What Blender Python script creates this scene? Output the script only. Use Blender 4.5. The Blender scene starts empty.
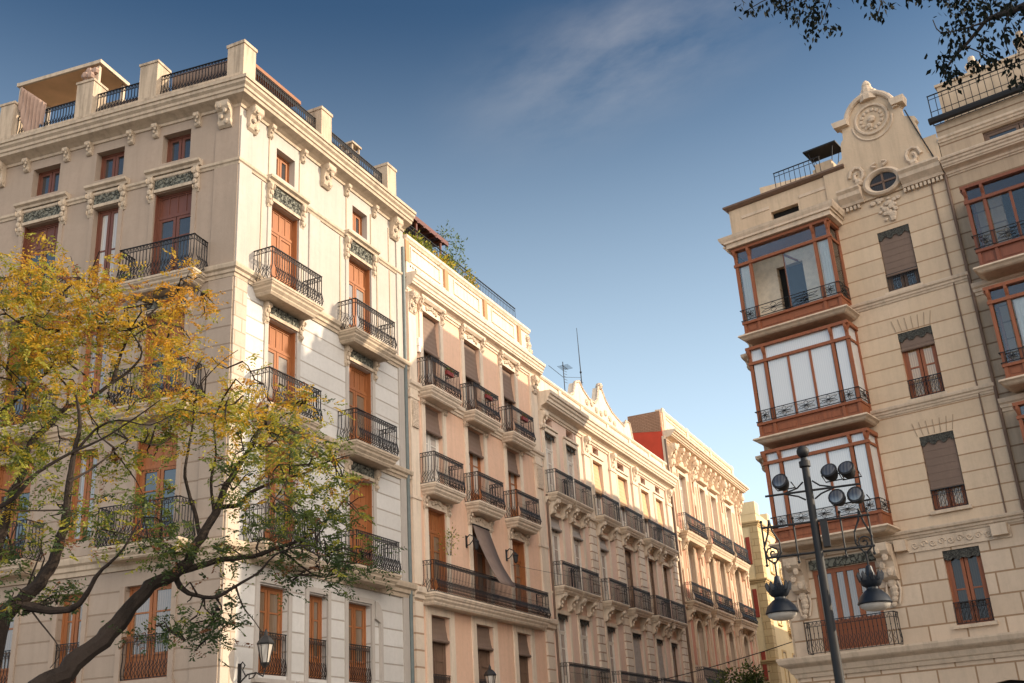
import bpy, bmesh, math, random
from mathutils import Vector, Matrix, noise
R=math.radians; rnd=random.Random(7)
sc=bpy.context.scene
col=sc.collection
# ------------------------------------------------------------------ camera
FPX=1095.33; PITCH=R(21.739); ROLL=R(-3.5616)
CAM=Vector((0,0,1.6))
fw=Vector((0,math.cos(PITCH),math.sin(PITCH))); up0=Vector((0,-math.sin(PITCH),math.cos(PITCH))); r0=Vector((1,0,0))
cr=r0*math.cos(ROLL)+up0*math.sin(ROLL); cu=up0*math.cos(ROLL)-r0*math.sin(ROLL)
cd=bpy.data.cameras.new('camera'); cam=bpy.data.objects.new('camera',cd); col.objects.link(cam)
M=Matrix((cr,cu,-fw)).transposed().to_4x4(); M.translation=CAM; cam.matrix_world=M
cd.sensor_width=36; cd.lens=FPX/1024*36; cd.clip_start=.05; cd.clip_end=5000; sc.camera=cam
def at(x,y,D):                      # a traced point at horizontal distance D (metres)
    d=fw*FPX+cr*(x-512)-cu*(y-341.5); return CAM+d*(D/math.hypot(d.x,d.y))
# ------------------------------------------------------------------ frames: X along facade (viewer's right), -Y outwards
class Frame:
    def __init__(s,ox,oy,az,side):
        z=R(az); u=Vector((math.sin(z),math.cos(z),0)); n=Vector((math.cos(z),-math.sin(z),0))*side
        X=u if side>0 else -u
        s.X=X;s.n=n; s.M=Matrix((X,-n,Vector((0,0,1)))).transposed().to_4x4(); s.M.translation=Vector((ox,oy,0))
    def at(s,x,w,z): return s.M@Vector((x,-w,z))
FS=Frame(-7.2096,26.0196,24.05,1)       # street front (left side of the street)
FL=Frame(-7.2096,26.0196,-72.17,-1)     # side front of the corner house
FB=Frame(7.7818,32.0694,-54.23,-1)      # front of the house on the right
# ------------------------------------------------------------------ tagging / linking
def tag(o,label=None,cat=None,group=None,kind=None):
    if label:o['label']=label
    if cat:o['category']=cat
    if group:o['group']=group
    if kind:o['kind']=kind
    return o
def empty(name,M,label,cat,group=None):
    o=bpy.data.objects.new(name,None); o.empty_display_size=.3; col.objects.link(o); o.matrix_basis=M
    return tag(o,label,cat,group)
class MB:
    def __init__(s): s.v=[];s.f=[];s.m=[]
    def add(s,vs,fs,mi=0):
        k=len(s.v); s.v+=[(p[0],-p[1],p[2]) for p in vs]; s.f+=[tuple(i+k for i in f) for f in fs]; s.m+=[mi]*len(fs); return s
    def box(s,x0,x1,w0,w1,z0,z1,mi=0):
        vs=[(x,w,z) for x in (x0,x1) for w in (w0,w1) for z in (z0,z1)]
        return s.add(vs,[(0,1,3,2),(4,6,7,5),(0,4,5,1),(2,3,7,6),(0,2,6,4),(1,5,7,3)],mi)
    def ext(s,poly,a,b,axis='w',mi=0):     # poly extruded: axis w -> poly in (x,z); axis x -> poly in (w,z); axis z -> poly in (x,w)
        n=len(poly)
        g={'w':lambda p,t:(p[0],t,p[1]),'x':lambda p,t:(t,p[0],p[1]),'z':lambda p,t:(p[0],p[1],t)}[axis]
        vs=[g(p,a) for p in poly]+[g(p,b) for p in poly]
        fs=[tuple(range(n)),tuple(range(2*n-1,n-1,-1))]+[(i,(i+1)%n,n+(i+1)%n,n+i) for i in range(n)]
        return s.add(vs,fs,mi)
    def tube(s,pts,r,n=6,mi=0,cap=True):
        pts=[Vector(p) for p in pts]; vs=[];fs=[]; prev=None
        for i,p in enumerate(pts):
            t=(pts[min(i+1,len(pts)-1)]-pts[max(i-1,0)])
            if t.length<1e-9:t=Vector((0,0,1))
            t.normalize()
            a=(prev-t*prev.dot(t)) if prev is not None else t.orthogonal()
            if a.length<1e-6:a=t.orthogonal()
            a.normalize();prev=a;b=t.cross(a); ri=r[i] if isinstance(r,(list,tuple)) else r
            vs+=[p+(a*math.cos(2*math.pi*k/n)+b*math.sin(2*math.pi*k/n))*ri for k in range(n)]
        for i in range(len(pts)-1):
            fs+=[(i*n+k,i*n+(k+1)%n,(i+1)*n+(k+1)%n,(i+1)*n+k) for k in range(n)]
        if cap: fs+=[tuple(range(n-1,-1,-1)),tuple((len(pts)-1)*n+k for k in range(n))]
        return s.add(vs,fs,mi)
    def lathe(s,c,prof,n=16,mi=0):      # prof [(r,z)] around vertical axis at c
        vs=[(c[0]+r*math.cos(2*math.pi*k/n),c[1]+r*math.sin(2*math.pi*k/n),c[2]+z) for r,z in prof for k in range(n)]
        fs=[(i*n+k,i*n+(k+1)%n,(i+1)*n+(k+1)%n,(i+1)*n+k) for i in range(len(prof)-1) for k in range(n)]
        fs+=[tuple(range(n-1,-1,-1)),tuple((len(prof)-1)*n+k for k in range(n))]
        return s.add(vs,fs,mi)
    def blob(s,c,r,n=8,mi=0,sq=(1,1,1)):
        m=max(4,n//2); vs=[];fs=[]
        for i in range(m+1):
            a=math.pi*i/m
            for k in range(n):
                b=2*math.pi*k/n; vs.append((c[0]+r*sq[0]*math.sin(a)*math.cos(b),c[1]+r*sq[1]*math.sin(a)*math.sin(b),c[2]+r*sq[2]*math.cos(a)))
        fs=[(i*n+k,i*n+(k+1)%n,(i+1)*n+(k+1)%n,(i+1)*n+k) for i in range(m) for k in range(n)]
        return s.add(vs,fs,mi)
    def sweep(s,path,prof,closed=False,mi=0):   # path [(x,w)] in plan, walked left to right seen from outside; prof [(out,z)]
        n=len(path); P=[Vector(p) for p in path]; offs=[]
        for i in range(n):
            def nrm(a,b):
                d=(b-a).normalized(); return Vector((-d.y,d.x))
            if closed or 0<i<n-1:
                n1=nrm(P[i-1],P[i]);n2=nrm(P[i],P[(i+1)%n]); m=(n1+n2).normalized(); offs.append(m/max(.3,m.dot(n1)))
            elif i==0: offs.append(nrm(P[0],P[1]))
            else: offs.append(nrm(P[-2],P[-1]))
        k=len(prof); vs=[]
        for p,o in zip(P,offs):
            for q in prof:
                t=p+o*q[0]; vs.append((t.x,t.y,q[1]))
        fs=[]
        for i in range(n if closed else n-1):
            j=(i+1)%n
            for a in range(k-1): fs.append((i*k+a,j*k+a,j*k+a+1,i*k+a+1))
            if not closed: fs.append((i*k+k-1,j*k+k-1,j*k,i*k))
        if not closed: fs+=[tuple(range(k)),tuple((n-1)*k+a for a in range(k-1,-1,-1))]
        elif closed: fs+=[tuple(i*k for i in range(n)),tuple(i*k+k-1 for i in range(n-1,-1,-1))]
        return s.add(vs,fs,mi)
    def mesh(s,name,mats,smooth=False):
        me=bpy.data.meshes.new(name); me.from_pydata(s.v,[],s.f)
        bm=bmesh.new(); bm.from_mesh(me); bmesh.ops.recalc_face_normals(bm,faces=bm.faces); bm.to_mesh(me); bm.free()
        if not isinstance(mats,(list,tuple)): mats=[mats]
        for m in mats: me.materials.append(m)
        if len(mats)>1: me.polygons.foreach_set('material_index',s.m)
        if smooth:
            me.polygons.foreach_set('use_smooth',[True]*len(me.polygons))
            try: me.set_sharp_from_angle(angle=R(40))
            except Exception: pass
        return me
    def mark(s): s.k=getattr(s,'k',[]); s.k.append((len(s.v),len(s.f))); return s
    def obj(s,name,mats,parent=None,M=None,smooth=False):
        ks=getattr(s,'k',None)
        if ks:                                  # one object per marked piece
            ks=ks+[(len(s.v),len(s.f))]; o=None
            if ks[0][0]>0: ks=[(0,0)]+ks
            for (v0,f0),(v1,f1) in zip(ks,ks[1:]):
                if v1==v0: continue
                p=MB(); p.v=s.v[v0:v1]; p.f=[tuple(i-v0 for i in f) for f in s.f[f0:f1]]; p.m=s.m[f0:f1]
                o=p.obj(name,mats,parent,M,smooth)
            return o
        o=bpy.data.objects.new(name,s.mesh(name,mats,smooth)); col.objects.link(o)
        if parent is not None:o.parent=parent
        if M is not None:o.matrix_basis=M
        return o
def T(x,w,z): return Matrix.Translation((x,-w,z))
def ctree(o,parent,M=None):
    c=o.copy(); col.objects.link(c); c.parent=parent
    if M is not None:c.matrix_basis=M
    for ch in list(o.children): ctree(ch,c)
    return c
PROTO={}
def place(key,make,parent,M):
    """first use builds the part, later uses copy it and its children"""
    if key in PROTO: return ctree(PROTO[key],parent,M)
    o=make(); o.parent=parent; o.matrix_basis=M; PROTO[key]=o; return o
# ------------------------------------------------------------------ materials
def mat(name): 
    m=bpy.data.materials.new(name); m.use_nodes=True; nt=m.node_tree; return m,nt,nt.nodes['Principled BSDF']
def N(nt,t,**k):
    n=nt.nodes.new(t)
    for a,b in k.items():
        if a in n.inputs: n.inputs[a].default_value=b
        else: setattr(n,a,b)
    return n
def mixc(nt,fac,a,b,mode='MIX'):
    n=nt.nodes.new('ShaderNodeMix'); n.data_type='RGBA'; n.blend_type=mode
    for i,v in ((0,fac),(6,a),(7,b)):
        if isinstance(v,(int,float)): n.inputs[i].default_value=v
        elif isinstance(v,tuple): n.inputs[i].default_value=v if len(v)==4 else (*v,1)
        else: nt.links.new(v,n.inputs[i])
    return n.outputs[2]
def noise_fac(nt,vec,scale,lo=.35,hi=.65,detail=5,rough=.6):
    n=N(nt,'ShaderNodeTexNoise',Scale=scale,Detail=detail,Roughness=rough); nt.links.new(vec,n.inputs['Vector'])
    r=N(nt,'ShaderNodeMapRange'); r.inputs['From Min'].default_value=lo; r.inputs['From Max'].default_value=hi
    nt.links.new(n.outputs['Fac'],r.inputs['Value']); return r.outputs['Result']
def plaster(name,c,dark=.72,rough=.85,joint=None,streak=.35,bump=.25,tint=None,speck=0.):
    m,nt,b=mat(name); tc=N(nt,'ShaderNodeTexCoord'); v=tc.outputs['Object']
    c=tuple(c); d=tuple(x*dark for x in c)
    a=noise_fac(nt,v,.55,.35,.7); base=mixc(nt,a,c,tint or tuple(x*.9 for x in c))
    f=noise_fac(nt,v,7,.45,.75,8,.7); base=mixc(nt,f,base,tuple(x*.86 for x in c))
    mp=N(nt,'ShaderNodeMapping'); mp.inputs['Scale'].default_value=(3.5,3.5,.28); nt.links.new(v,mp.inputs['Vector'])
    s=noise_fac(nt,mp.outputs[0],1.3,.46,.72,8,.7)
    ml=N(nt,'ShaderNodeMath',operation='MULTIPLY'); nt.links.new(s,ml.inputs[0]); ml.inputs[1].default_value=streak
    base=mixc(nt,ml.outputs[0],base,d)
    hsrc=None
    if joint:
        bw,bh,mo,off,jc=joint
        sep=N(nt,'ShaderNodeSeparateXYZ'); nt.links.new(v,sep.inputs[0])
        ad=N(nt,'ShaderNodeMath',operation='ADD'); nt.links.new(sep.outputs[0],ad.inputs[0]); nt.links.new(sep.outputs[1],ad.inputs[1])
        az=N(nt,'ShaderNodeMath',operation='ADD'); nt.links.new(sep.outputs[2],az.inputs[0]); az.inputs[1].default_value=off
        cx=N(nt,'ShaderNodeCombineXYZ'); nt.links.new(ad.outputs[0],cx.inputs[0]); nt.links.new(az.outputs[0],cx.inputs[1])
        br=N(nt,'ShaderNodeTexBrick'); br.offset=.5; br.inputs['Scale'].default_value=1; br.inputs['Mortar Size'].default_value=mo
        br.inputs['Brick Width'].default_value=bw; br.inputs['Row Height'].default_value=bh; br.inputs['Mortar Smooth'].default_value=.15
        br.inputs['Color1'].default_value=(1,1,1,1); br.inputs['Color2'].default_value=(.86,.845,.83,1); br.inputs['Mortar'].default_value=(*jc,1)
        nt.links.new(cx.outputs[0],br.inputs['Vector']); base=mixc(nt,1.0,base,br.outputs['Color'],'MULTIPLY'); hsrc=br.outputs['Fac']
    nt.links.new(base,b.inputs['Base Color']); b.inputs['Roughness'].default_value=rough
    b.inputs['Specular IOR Level'].default_value=.25
    bp=N(nt,'ShaderNodeBump'); bp.inputs['Strength'].default_value=bump; bp.inputs['Distance'].default_value=.02
    n2=N(nt,'ShaderNodeTexNoise',Scale=22,Detail=6,Roughness=.7); nt.links.new(v,n2.inputs['Vector']); nt.links.new(n2.outputs['Fac'],bp.inputs['Height'])
    out=bp.outputs[0]
    if hsrc:
        b2=N(nt,'ShaderNodeBump'); b2.invert=True; b2.inputs['Strength'].default_value=.6; b2.inputs['Distance'].default_value=.03
        nt.links.new(hsrc,b2.inputs['Height']); nt.links.new(out,b2.inputs['Normal']); out=b2.outputs[0]
    nt.links.new(out,b.inputs['Normal']); return m
def carved(name,c,dk,scale=9,bump=1.):
    m,nt,b=mat(name); tc=N(nt,'ShaderNodeTexCoord'); v=tc.outputs['Object']
    n0=N(nt,'ShaderNodeTexNoise',Scale=scale*.6,Detail=3); nt.links.new(v,n0.inputs['Vector'])
    mx=mixc(nt,.25,v,n0.outputs['Color'])
    vo=N(nt,'ShaderNodeTexVoronoi',Scale=scale,feature='DISTANCE_TO_EDGE'); nt.links.new(mx,vo.inputs['Vector'])
    r=N(nt,'ShaderNodeMapRange'); r.inputs['From Max'].default_value=.13; nt.links.new(vo.outputs['Distance'],r.inputs['Value'])
    nt.links.new(mixc(nt,r.outputs[0],tuple(dk),tuple(c)),b.inputs['Base Color']); b.inputs['Roughness'].default_value=.85
    bp=N(nt,'ShaderNodeBump'); bp.inputs['Strength'].default_value=bump; bp.inputs['Distance'].default_value=.04
    nt.links.new(r.outputs[0],bp.inputs['Height']); nt.links.new(bp.outputs[0],b.inputs['Normal']); return m
def wood(name,c,dk,rough=.45,coat=.2):
    m,nt,b=mat(name); tc=N(nt,'ShaderNodeTexCoord'); v=tc.outputs['Object']
    mp=N(nt,'ShaderNodeMapping'); mp.inputs['Scale'].default_value=(14,14,1.2); nt.links.new(v,mp.inputs['Vector'])
    f=noise_fac(nt,mp.outputs[0],1.5,.3,.7,6,.65); g=noise_fac(nt,v,1.3,.35,.65)
    base=mixc(nt,f,tuple(c),tuple(dk)); base=mixc(nt,g,base,tuple(x*.75 for x in c))
    nt.links.new(base,b.inputs['Base Color']); b.inputs['Roughness'].default_value=rough; b.inputs['Coat Weight'].default_value=coat
    return m
def plain(name,c,rough=.6,metal=0.,var=.8,scale=6,spec=.4):
    m,nt,b=mat(name); tc=N(nt,'ShaderNodeTexCoord'); f=noise_fac(nt,tc.outputs['Object'],scale,.35,.7)
    nt.links.new(mixc(nt,f,tuple(c),tuple(x*var for x in c)),b.inputs['Base Color'])
    b.inputs['Roughness'].default_value=rough; b.inputs['Metallic'].default_value=metal; b.inputs['Specular IOR Level'].default_value=spec; return m
def pane_mat(name,c,c2,rough=.04,spec=2.1):
    """window glass with what hangs close behind it: a glossy pane over cloth folds, a dark room or a painted reflection"""
    m,nt,b=mat(name); tc=N(nt,'ShaderNodeTexCoord'); v=tc.outputs['Object']
    w=N(nt,'ShaderNodeTexWave',Scale=5.,Distortion=2.,Detail=2.); nt.links.new(v,w.inputs['Vector'])
    nt.links.new(mixc(nt,w.outputs['Fac'],tuple(c),tuple(c2)),b.inputs['Base Color']); b.inputs['Roughness'].default_value=.7
    b.inputs['Specular IOR Level'].default_value=.2; b.inputs['Coat Weight'].default_value=1.; b.inputs['Coat Roughness'].default_value=rough; b.inputs['Coat IOR'].default_value=spec
    bp=N(nt,'ShaderNodeBump'); bp.inputs['Strength'].default_value=.06; bp.inputs['Distance'].default_value=.05
    n2=N(nt,'ShaderNodeTexNoise',Scale=1.7,Detail=1.); nt.links.new(v,n2.inputs['Vector']); nt.links.new(n2.outputs['Fac'],bp.inputs['Height']); nt.links.new(bp.outputs[0],b.inputs['Coat Normal'])
    return m
def clear_glass(name):
    m,nt,b=mat(name); o=nt.nodes['Material Output']; nt.nodes.remove(b)
    g=N(nt,'ShaderNodeBsdfGlossy',Roughness=.03); g.inputs['Color'].default_value=(.95,.97,1,1); t=N(nt,'ShaderNodeBsdfTransparent'); t.inputs['Color'].default_value=(.93,.95,.95,1)
    f=N(nt,'ShaderNodeFresnel'); f.inputs['IOR'].default_value=1.65
    x=N(nt,'ShaderNodeMixShader'); nt.links.new(f.outputs[0],x.inputs[0]); nt.links.new(t.outputs[0],x.inputs[1]); nt.links.new(g.outputs[0],x.inputs[2]); nt.links.new(x.outputs[0],o.inputs[0]); return m
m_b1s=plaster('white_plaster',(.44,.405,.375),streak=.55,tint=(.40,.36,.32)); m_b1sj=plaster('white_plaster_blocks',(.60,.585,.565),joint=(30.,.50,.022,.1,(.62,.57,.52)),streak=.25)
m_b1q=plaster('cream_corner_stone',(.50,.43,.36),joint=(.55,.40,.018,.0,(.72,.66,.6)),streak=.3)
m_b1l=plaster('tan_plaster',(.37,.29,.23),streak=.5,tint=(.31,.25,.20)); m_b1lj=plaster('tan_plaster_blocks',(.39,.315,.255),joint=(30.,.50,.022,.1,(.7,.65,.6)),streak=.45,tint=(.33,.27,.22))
m_b1t=plaster('cream_moulding',(.52,.425,.325),streak=.7,dark=.5); m_b1p=plaster('weathered_parapet',(.50,.40,.30),streak=.95,dark=.35)
m_b2w=plaster('salmon_plaster',(.74,.50,.37),streak=.45,tint=(.69,.45,.32)); m_b2t=plaster('cream_trim',(.74,.62,.50),streak=.6,dark=.5)
m_b2o=plaster('ochre_pilaster_edge',(.48,.27,.15),streak=.2); m_b2q=plaster('cream_block_trim',(.74,.63,.52),joint=(5.,.50,.03,.1,(.55,.45,.38)),streak=.3)
m_b3w=plaster('rose_plaster',(.75,.56,.46),streak=.4,tint=(.73,.51,.40)); m_b3t=plaster('pale_stone_trim',(.76,.64,.51),streak=.6,dark=.5)
m_b3q=plaster('pale_block_trim',(.77,.67,.56),joint=(5.,.36,.03,.05,(.5,.4,.34)),streak=.3)
m_b4w=plaster('ornate_plaster',(.70,.53,.41),streak=.5,dark=.5); m_b4r=plaster('terracotta_panel',(.60,.29,.20),streak=.3); m_b4t=plaster('warm_white_moulding',(.72,.57,.42),streak=.65,dark=.45)
m_shut=plain('dark_red_shutter',(.30,.05,.03),.8); m_red=plain('red_paint',(.55,.06,.025),.8,var=.85,scale=2); m_brick=plaster('bare_masonry',(.40,.23,.15),streak=.5,joint=(.28,.09,.02,0,(.7,.66,.6)))
m_b8=plaster('yellow_plaster',(.74,.59,.35),streak=.25); m_b8q=plaster('ochre_quoins',(.56,.42,.23),joint=(.9,.5,.03,.0,(.7,.66,.6)),streak=.3); m_b8t=plaster('ochre_moulding',(.58,.42,.22),streak=.3)
m_b5=plaster('buff_stucco_blocks',(.66,.515,.375),joint=(60.,.485,.020,.16,(.58,.48,.40)),streak=.5,tint=(.60,.46,.32)); m_b5u=plaster('buff_stucco',(.60,.465,.33),streak=.55,tint=(.53,.40,.28),dark=.55)
m_b5l=plaster('buff_ashlar',(.66,.525,.40),joint=(.98,.56,.024,.30,(.52,.43,.35)),streak=.45,tint=(.60,.47,.35)); m_b5t=plaster('buff_moulding',(.62,.495,.375),streak=.7,dark=.55)
m_b6=plaster('grey_buff_stucco',(.50,.385,.28),streak=.6,tint=(.44,.34,.24),dark=.6,joint=(60.,.485,.025,.2,(.5,.42,.36)))
m_wood=wood('orange_brown_wood',(.38,.14,.045),(.17,.055,.02),.55,.0); m_woodd=wood('dark_brown_wood',(.17,.055,.03),(.10,.035,.02)); m_bay=wood('red_brown_bay_timber',(.33,.105,.04),(.17,.05,.022),.6,.0); m_bay2=wood('dark_bay_timber',(.25,.075,.035),(.13,.04,.02),.6,.0)
m_woodw=plain('white_painted_wood',(.72,.68,.62),.5); m_woodk=plain('weathered_brown_door',(.16,.10,.07),.6)
m_iron=plain('black_iron',(.025,.024,.026),.5,.3,scale=20); m_irond=plain('dark_lamp_metal',(.014,.014,.016),.6,.0,scale=8)
m_pdark=pane_mat('dark_window_glass',(.012,.014,.018),(.02,.02,.022)); m_pblack=pane_mat('dim_window_glass',(.03,.02,.014),(.012,.01,.008),.05,1.5); m_pcur=pane_mat('glass_over_curtain',(.30,.28,.26),(.20,.18,.17)); m_plit=pane_mat('glass_over_pale_curtain',(.5,.47,.43),(.38,.35,.32))
m_pbay=pane_mat('bay_glass_over_curtain',(.62,.625,.62),(.55,.56,.57),.03,2.1); m_pgold=pane_mat('glass_painted_gold_reflection',(.46,.29,.13),(.34,.20,.09)); m_pwarm=pane_mat('glass_over_brown_blind',(.20,.13,.08),(.12,.08,.05))  # m_pgold: warm golden reflection painted into the pane colour
m_glass=clear_glass('bay_glass'); m_curt=plain('white_curtain',(.92,.88,.82),.9,var=.93,scale=3)
m_blind=wood('brown_roller_blind',(.22,.15,.115),(.16,.11,.085),.8,0); m_blindg=plain('grey_box_awning',(.40,.36,.33),.7); m_valance=carved('dark_lambrequin',(.07,.07,.06),(.02,.02,.02),14,.6)
m_frieze=carved('dark_openwork_frieze',(.17,.17,.14),(.04,.045,.04),9); m_carve=carved('carved_stone',(.66,.54,.42),(.38,.29,.21),8); m_carveb=carved('carved_cream_stone',(.68,.55,.43),(.50,.39,.29),13,.7)
m_lead=plain('zinc_downpipe',(.14,.17,.17),.6,.1); m_dark=plain('dark_interior',(.012,.011,.01),.9); m_roof=plaster('brown_roof_tile',(.30,.15,.09),streak=.3); m_canvas=plain('tan_canvas',(.66,.43,.25),.9,var=.85,scale=2)
m_cloth=plain('pink_grey_cloth',(.36,.25,.20),.95,scale=4); m_awn=plain('brown_awning_cloth',(.19,.14,.12),.9,scale=3); m_bark=plaster('grey_brown_bark',(.042,.030,.024),streak=1.,dark=.3,bump=1.,tint=(.026,.02,.017))
m_bark2=plain('dark_bark',(.045,.035,.03),.9)
m_joint=plain('dirty_joint',(.36,.27,.19),.9); m_cream=plain('cream_paint',(.80,.70,.56),.8); m_white=plain('white_enamel',(.8,.8,.78),.4); m_red2=plain('dark_red_box',(.20,.03,.025),.7); m_cap=plain('blue_black_enamel',(.012,.017,.026),.4,.1); m_lensd=pane_mat('spotlight_glass',(.10,.10,.10),(.05,.05,.06)); m_lens=plain('frosted_lens',(.55,.52,.48),.4); m_terra=plain('terracotta_pot',(.42,.12,.06),.8)
# ------------------------------------------------------------------ shared builders
def arc_pts(x0,x1,z0,z1,n=8,pointed=False):
    cx=(x0+x1)/2;rx=(x1-x0)/2
    return [(cx-rx*math.cos(math.pi*i/n),z0+(z1-z0)*math.sin(math.pi*i/n)**(.8 if pointed else 1)) for i in range(n+1)]
def wall(mb,x0,x1,z0,z1,ops,t=.28,w=0.,mi=0,grid_extra=()):
    """sheet with real openings; ops: (xa,xb,za,zb[,spring z for an arched head])"""
    xs=sorted({x0,x1,*[a for o in ops for a in o[:2]]}); zs=sorted({z0,z1,*[a for o in ops for a in o[2:4]]})
    for i in range(len(xs)-1):
        for j in range(len(zs)-1):
            cx=(xs[i]+xs[i+1])/2;cz=(zs[j]+zs[j+1])/2
            if any(o[0]<cx<o[1] and o[2]<cz<o[3] for o in ops): continue
            mb.add([(xs[i],w,zs[j]),(xs[i+1],w,zs[j]),(xs[i+1],w,zs[j+1]),(xs[i],w,zs[j+1])],[(0,1,2,3)],mi)
    for o in ops:
        a,b,c,d=o[:4]
        if len(o)>4:
            ar=arc_pts(a,b,o[4],d)
            h=len(ar)//2
            L=[(a,d)]+ar[:h+1]; Rr=[(b,d)]+ar[h:][::-1]
            for P in (L,Rr):
                k=len(P); mb.add([(p[0],w,p[1]) for p in P],[(0,q,q+1) for q in range(1,k-1)],mi)
            loop=[(a,c)]+ar+[(b,c)]
        else: loop=[(a,c),(a,d),(b,d),(b,c)]
        k=len(loop); mb.add([(p[0],w,p[1]) for p in loop]+[(p[0],w-t,p[1]) for p in loop],[(q,(q+1)%k,k+(q+1)%k,k+q) for q in range(k)],mi)
def core(x0,x1,d0,d1,z0,z1,mi=0): return MB().box(x0,x1,-d1,-d0,z0,z1,mi)
def window(style,w,h,fm,pm,parent,M,blind=0.,blindm=None,key=None,pm2=None):
    """window part: frame and leaves of wood; children: panes, blind.  origin at bottom centre, outward face at w=0"""
    key=('win',style,round(w,2),round(h,2),fm.name,pm.name,blind,pm2.name if pm2 else 0)
    def make():
        b=MB(); g=MB(); fr=.06; H=h; x0,x1=-w/2,w/2
        b.box(x0,x0+fr,-.09,0,0,H); b.box(x1-fr,x1,-.09,0,0,H); b.box(x0+fr,x1-fr,-.09,0,H-fr,H)
        ztop=H-fr; z=0.
        if style in('door','shut') and fm.name.endswith('brown_wood'):
            for a_ in (x0+.002,x1-.032): b.box(a_,a_+.03,.0,.13,0,H-.002)      # boarded lining of the reveal
        if style in('door','shut'):                       # wooden panelled transom over two tall leaves
            tr=.62 if h>2.6 else .5; b.box(x0+fr,x1-fr,-.08,-.005,ztop-tr-.07,ztop-tr); 
            n=4; pw=(w-2*fr)/n
            b.box(x0+fr,x1-fr,-.07,-.05,ztop-tr,ztop)
            for i in range(n+1):
                xx=min(max(x0+fr+i*pw,x0+fr+.02),x1-fr-.02); b.box(xx-.02,xx+.02,-.05,-.03,ztop-tr+.04,ztop-.04)
            for zz in (ztop-tr,ztop-.04): b.box(x0+fr,x1-fr,-.05,-.025,zz,zz+.04)
            ztop=ztop-tr-.07
        elif style in('tran','arch'):                     # glazed transom
            tr=.55; b.box(x0+fr,x1-fr,-.08,-.005,ztop-tr-.06,ztop-tr); b.box(-.02,.02,-.07,-.02,ztop-tr,ztop)
            g.box(x0+fr,x1-fr,-.06,-.045,ztop-tr,ztop); ztop-=tr+.06
        st=.085
        for sx in (-1,1):
            a,c=(x0+fr,-.012) if sx<0 else (.012,x1-fr)
            b.box(a,a+st,-.075,-.02,0,ztop); b.box(c-st,c,-.075,-.02,0,ztop); b.box(a+st,c-st,-.075,-.02,ztop-st,ztop); b.box(a+st,c-st,-.075,-.02,0,st*1.4)
            if style=='shut':
                b.box(a+st,c-st,-.07,-.045,st*1.4,ztop-st)
                for zz in (.36,.72): b.box(a+st,c-st,-.05,-.022,ztop*zz-.04,ztop*zz+.04)
            else:
                pz=st*1.4
                if style in('door','tran','arch','low') and h>1.9:      # solid lower panel
                    pz=.55 if style!='arch' else .7; b.box(a+st,c-st,-.07,-.045,st*1.4,pz); b.box(a+st,c-st,-.075,-.02,pz,pz+.06); pz+=.06
                if h>1.6: mz=pz+(ztop-pz)*(.45 if style=='mid' else .62); b.box(a+st,c-st,-.07,-.025,mz-.02,mz+.02)
                g.box(a+st,c-st,-.055,-.045,pz,ztop-st)
        o=b.obj('window',fm)
        if g.v: g.obj('pane',pm,o)
        if style=='shut' : pass
        if blind>0:
            k=MB(); L=blind*h
            # hanging wooden slat blind, bowed out at the foot, with its roll
            pr=[(-.03,H-.02),(.03,H-.3*L),(.10,H-L),(.08,H-L),(.01,H-.3*L),(-.05,H-.02)]
            n=int(L/.09); P=[]
            for i in range(n+1):
                t=i/n; P.append((.02+.10*t**1.6+(.008 if i%2 else 0),H-.02-L*t))
            poly=P+[(p[0]-.015,p[1]) for p in reversed(P)]
            k.ext(poly,x0+.03,x1-.03,'x'); k.tube([(x0+.02,.12,H-L-.03),(x1-.02,.12,H-L-.03)],.055,8)
            k.obj('blind',blindm or m_blind,o)
        return o
    return place(key,make,parent,M)
def rail_bars(b,path,h,belly,sp=.105,r=.0115,orn=True):
    """bars along a plan path [(x,w)]; belly bulges outwards in the lower part"""
    P=[Vector(p) for p in path]
    for i in range(len(P)-1):
        d=P[i+1]-P[i]; L=d.length; t=d/L; n=Vector((-t.y,t.x)); k=max(2,int(L/sp)); 
        for j in range(k+1):
            if i and j==0: continue
            q=P[i]+t*(L*j/k); corner=j in(0,k)
            prof=[(0,.03),(belly*.8,.10),(belly,.2),(belly*.55,.33),(0,.46),(0,h)] if belly else [(0,.03),(0,h)]
            if corner and belly: prof=[(0,.03),(belly*.5,.12),(belly*.6,.22),(0,.44),(0,h)]
            b.tube([(q.x+n.x*o,q.y+n.y*o,z) for o,z in prof],r*1.4 if corner else r,4,cap=False)
            if orn and not corner:
                s=t*(L/k*.5)
                if belly:
                    b.tube([(q.x+s.x+n.x*o+t.x*e,q.y+s.y+n.y*o+t.y*e,z) for o,z,e in ((belly*.6,.07,-.03),(belly,.15,.03),(belly*.9,.24,-.03),(belly*.4,.35,.025),(0,.42,-.02))],r*.9,4,cap=False)
                if j%1==0: b.blob((q.x,q.y,h*.62 if not belly else .55),.02,4)
                b.tube([(q.x+t.x*.05,q.y+t.y*.05,h-.11),(q.x+t.x*.03,q.y+t.y*.03,h-.03),(q.x-t.x*.03,q.y-t.y*.03,h-.03),(q.x-t.x*.05,q.y-t.y*.05,h-.11)],r*.8,4,cap=False)
        def bar(z,wd,ht):
            b.add([(p.x+n.x*o,p.y+n.y*o,zz) for p in (P[i]-t*wd*.5,P[i+1]+t*wd*.5) for o in (-wd/2,wd/2) for zz in (z,z+ht)],[(0,1,3,2),(4,6,7,5),(0,4,5,1),(2,3,7,6),(0,2,6,4),(1,5,7,3)])
        bar(h,.045,.02); bar(h-.13,.02,.014); bar(.02,.03,.016)
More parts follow.
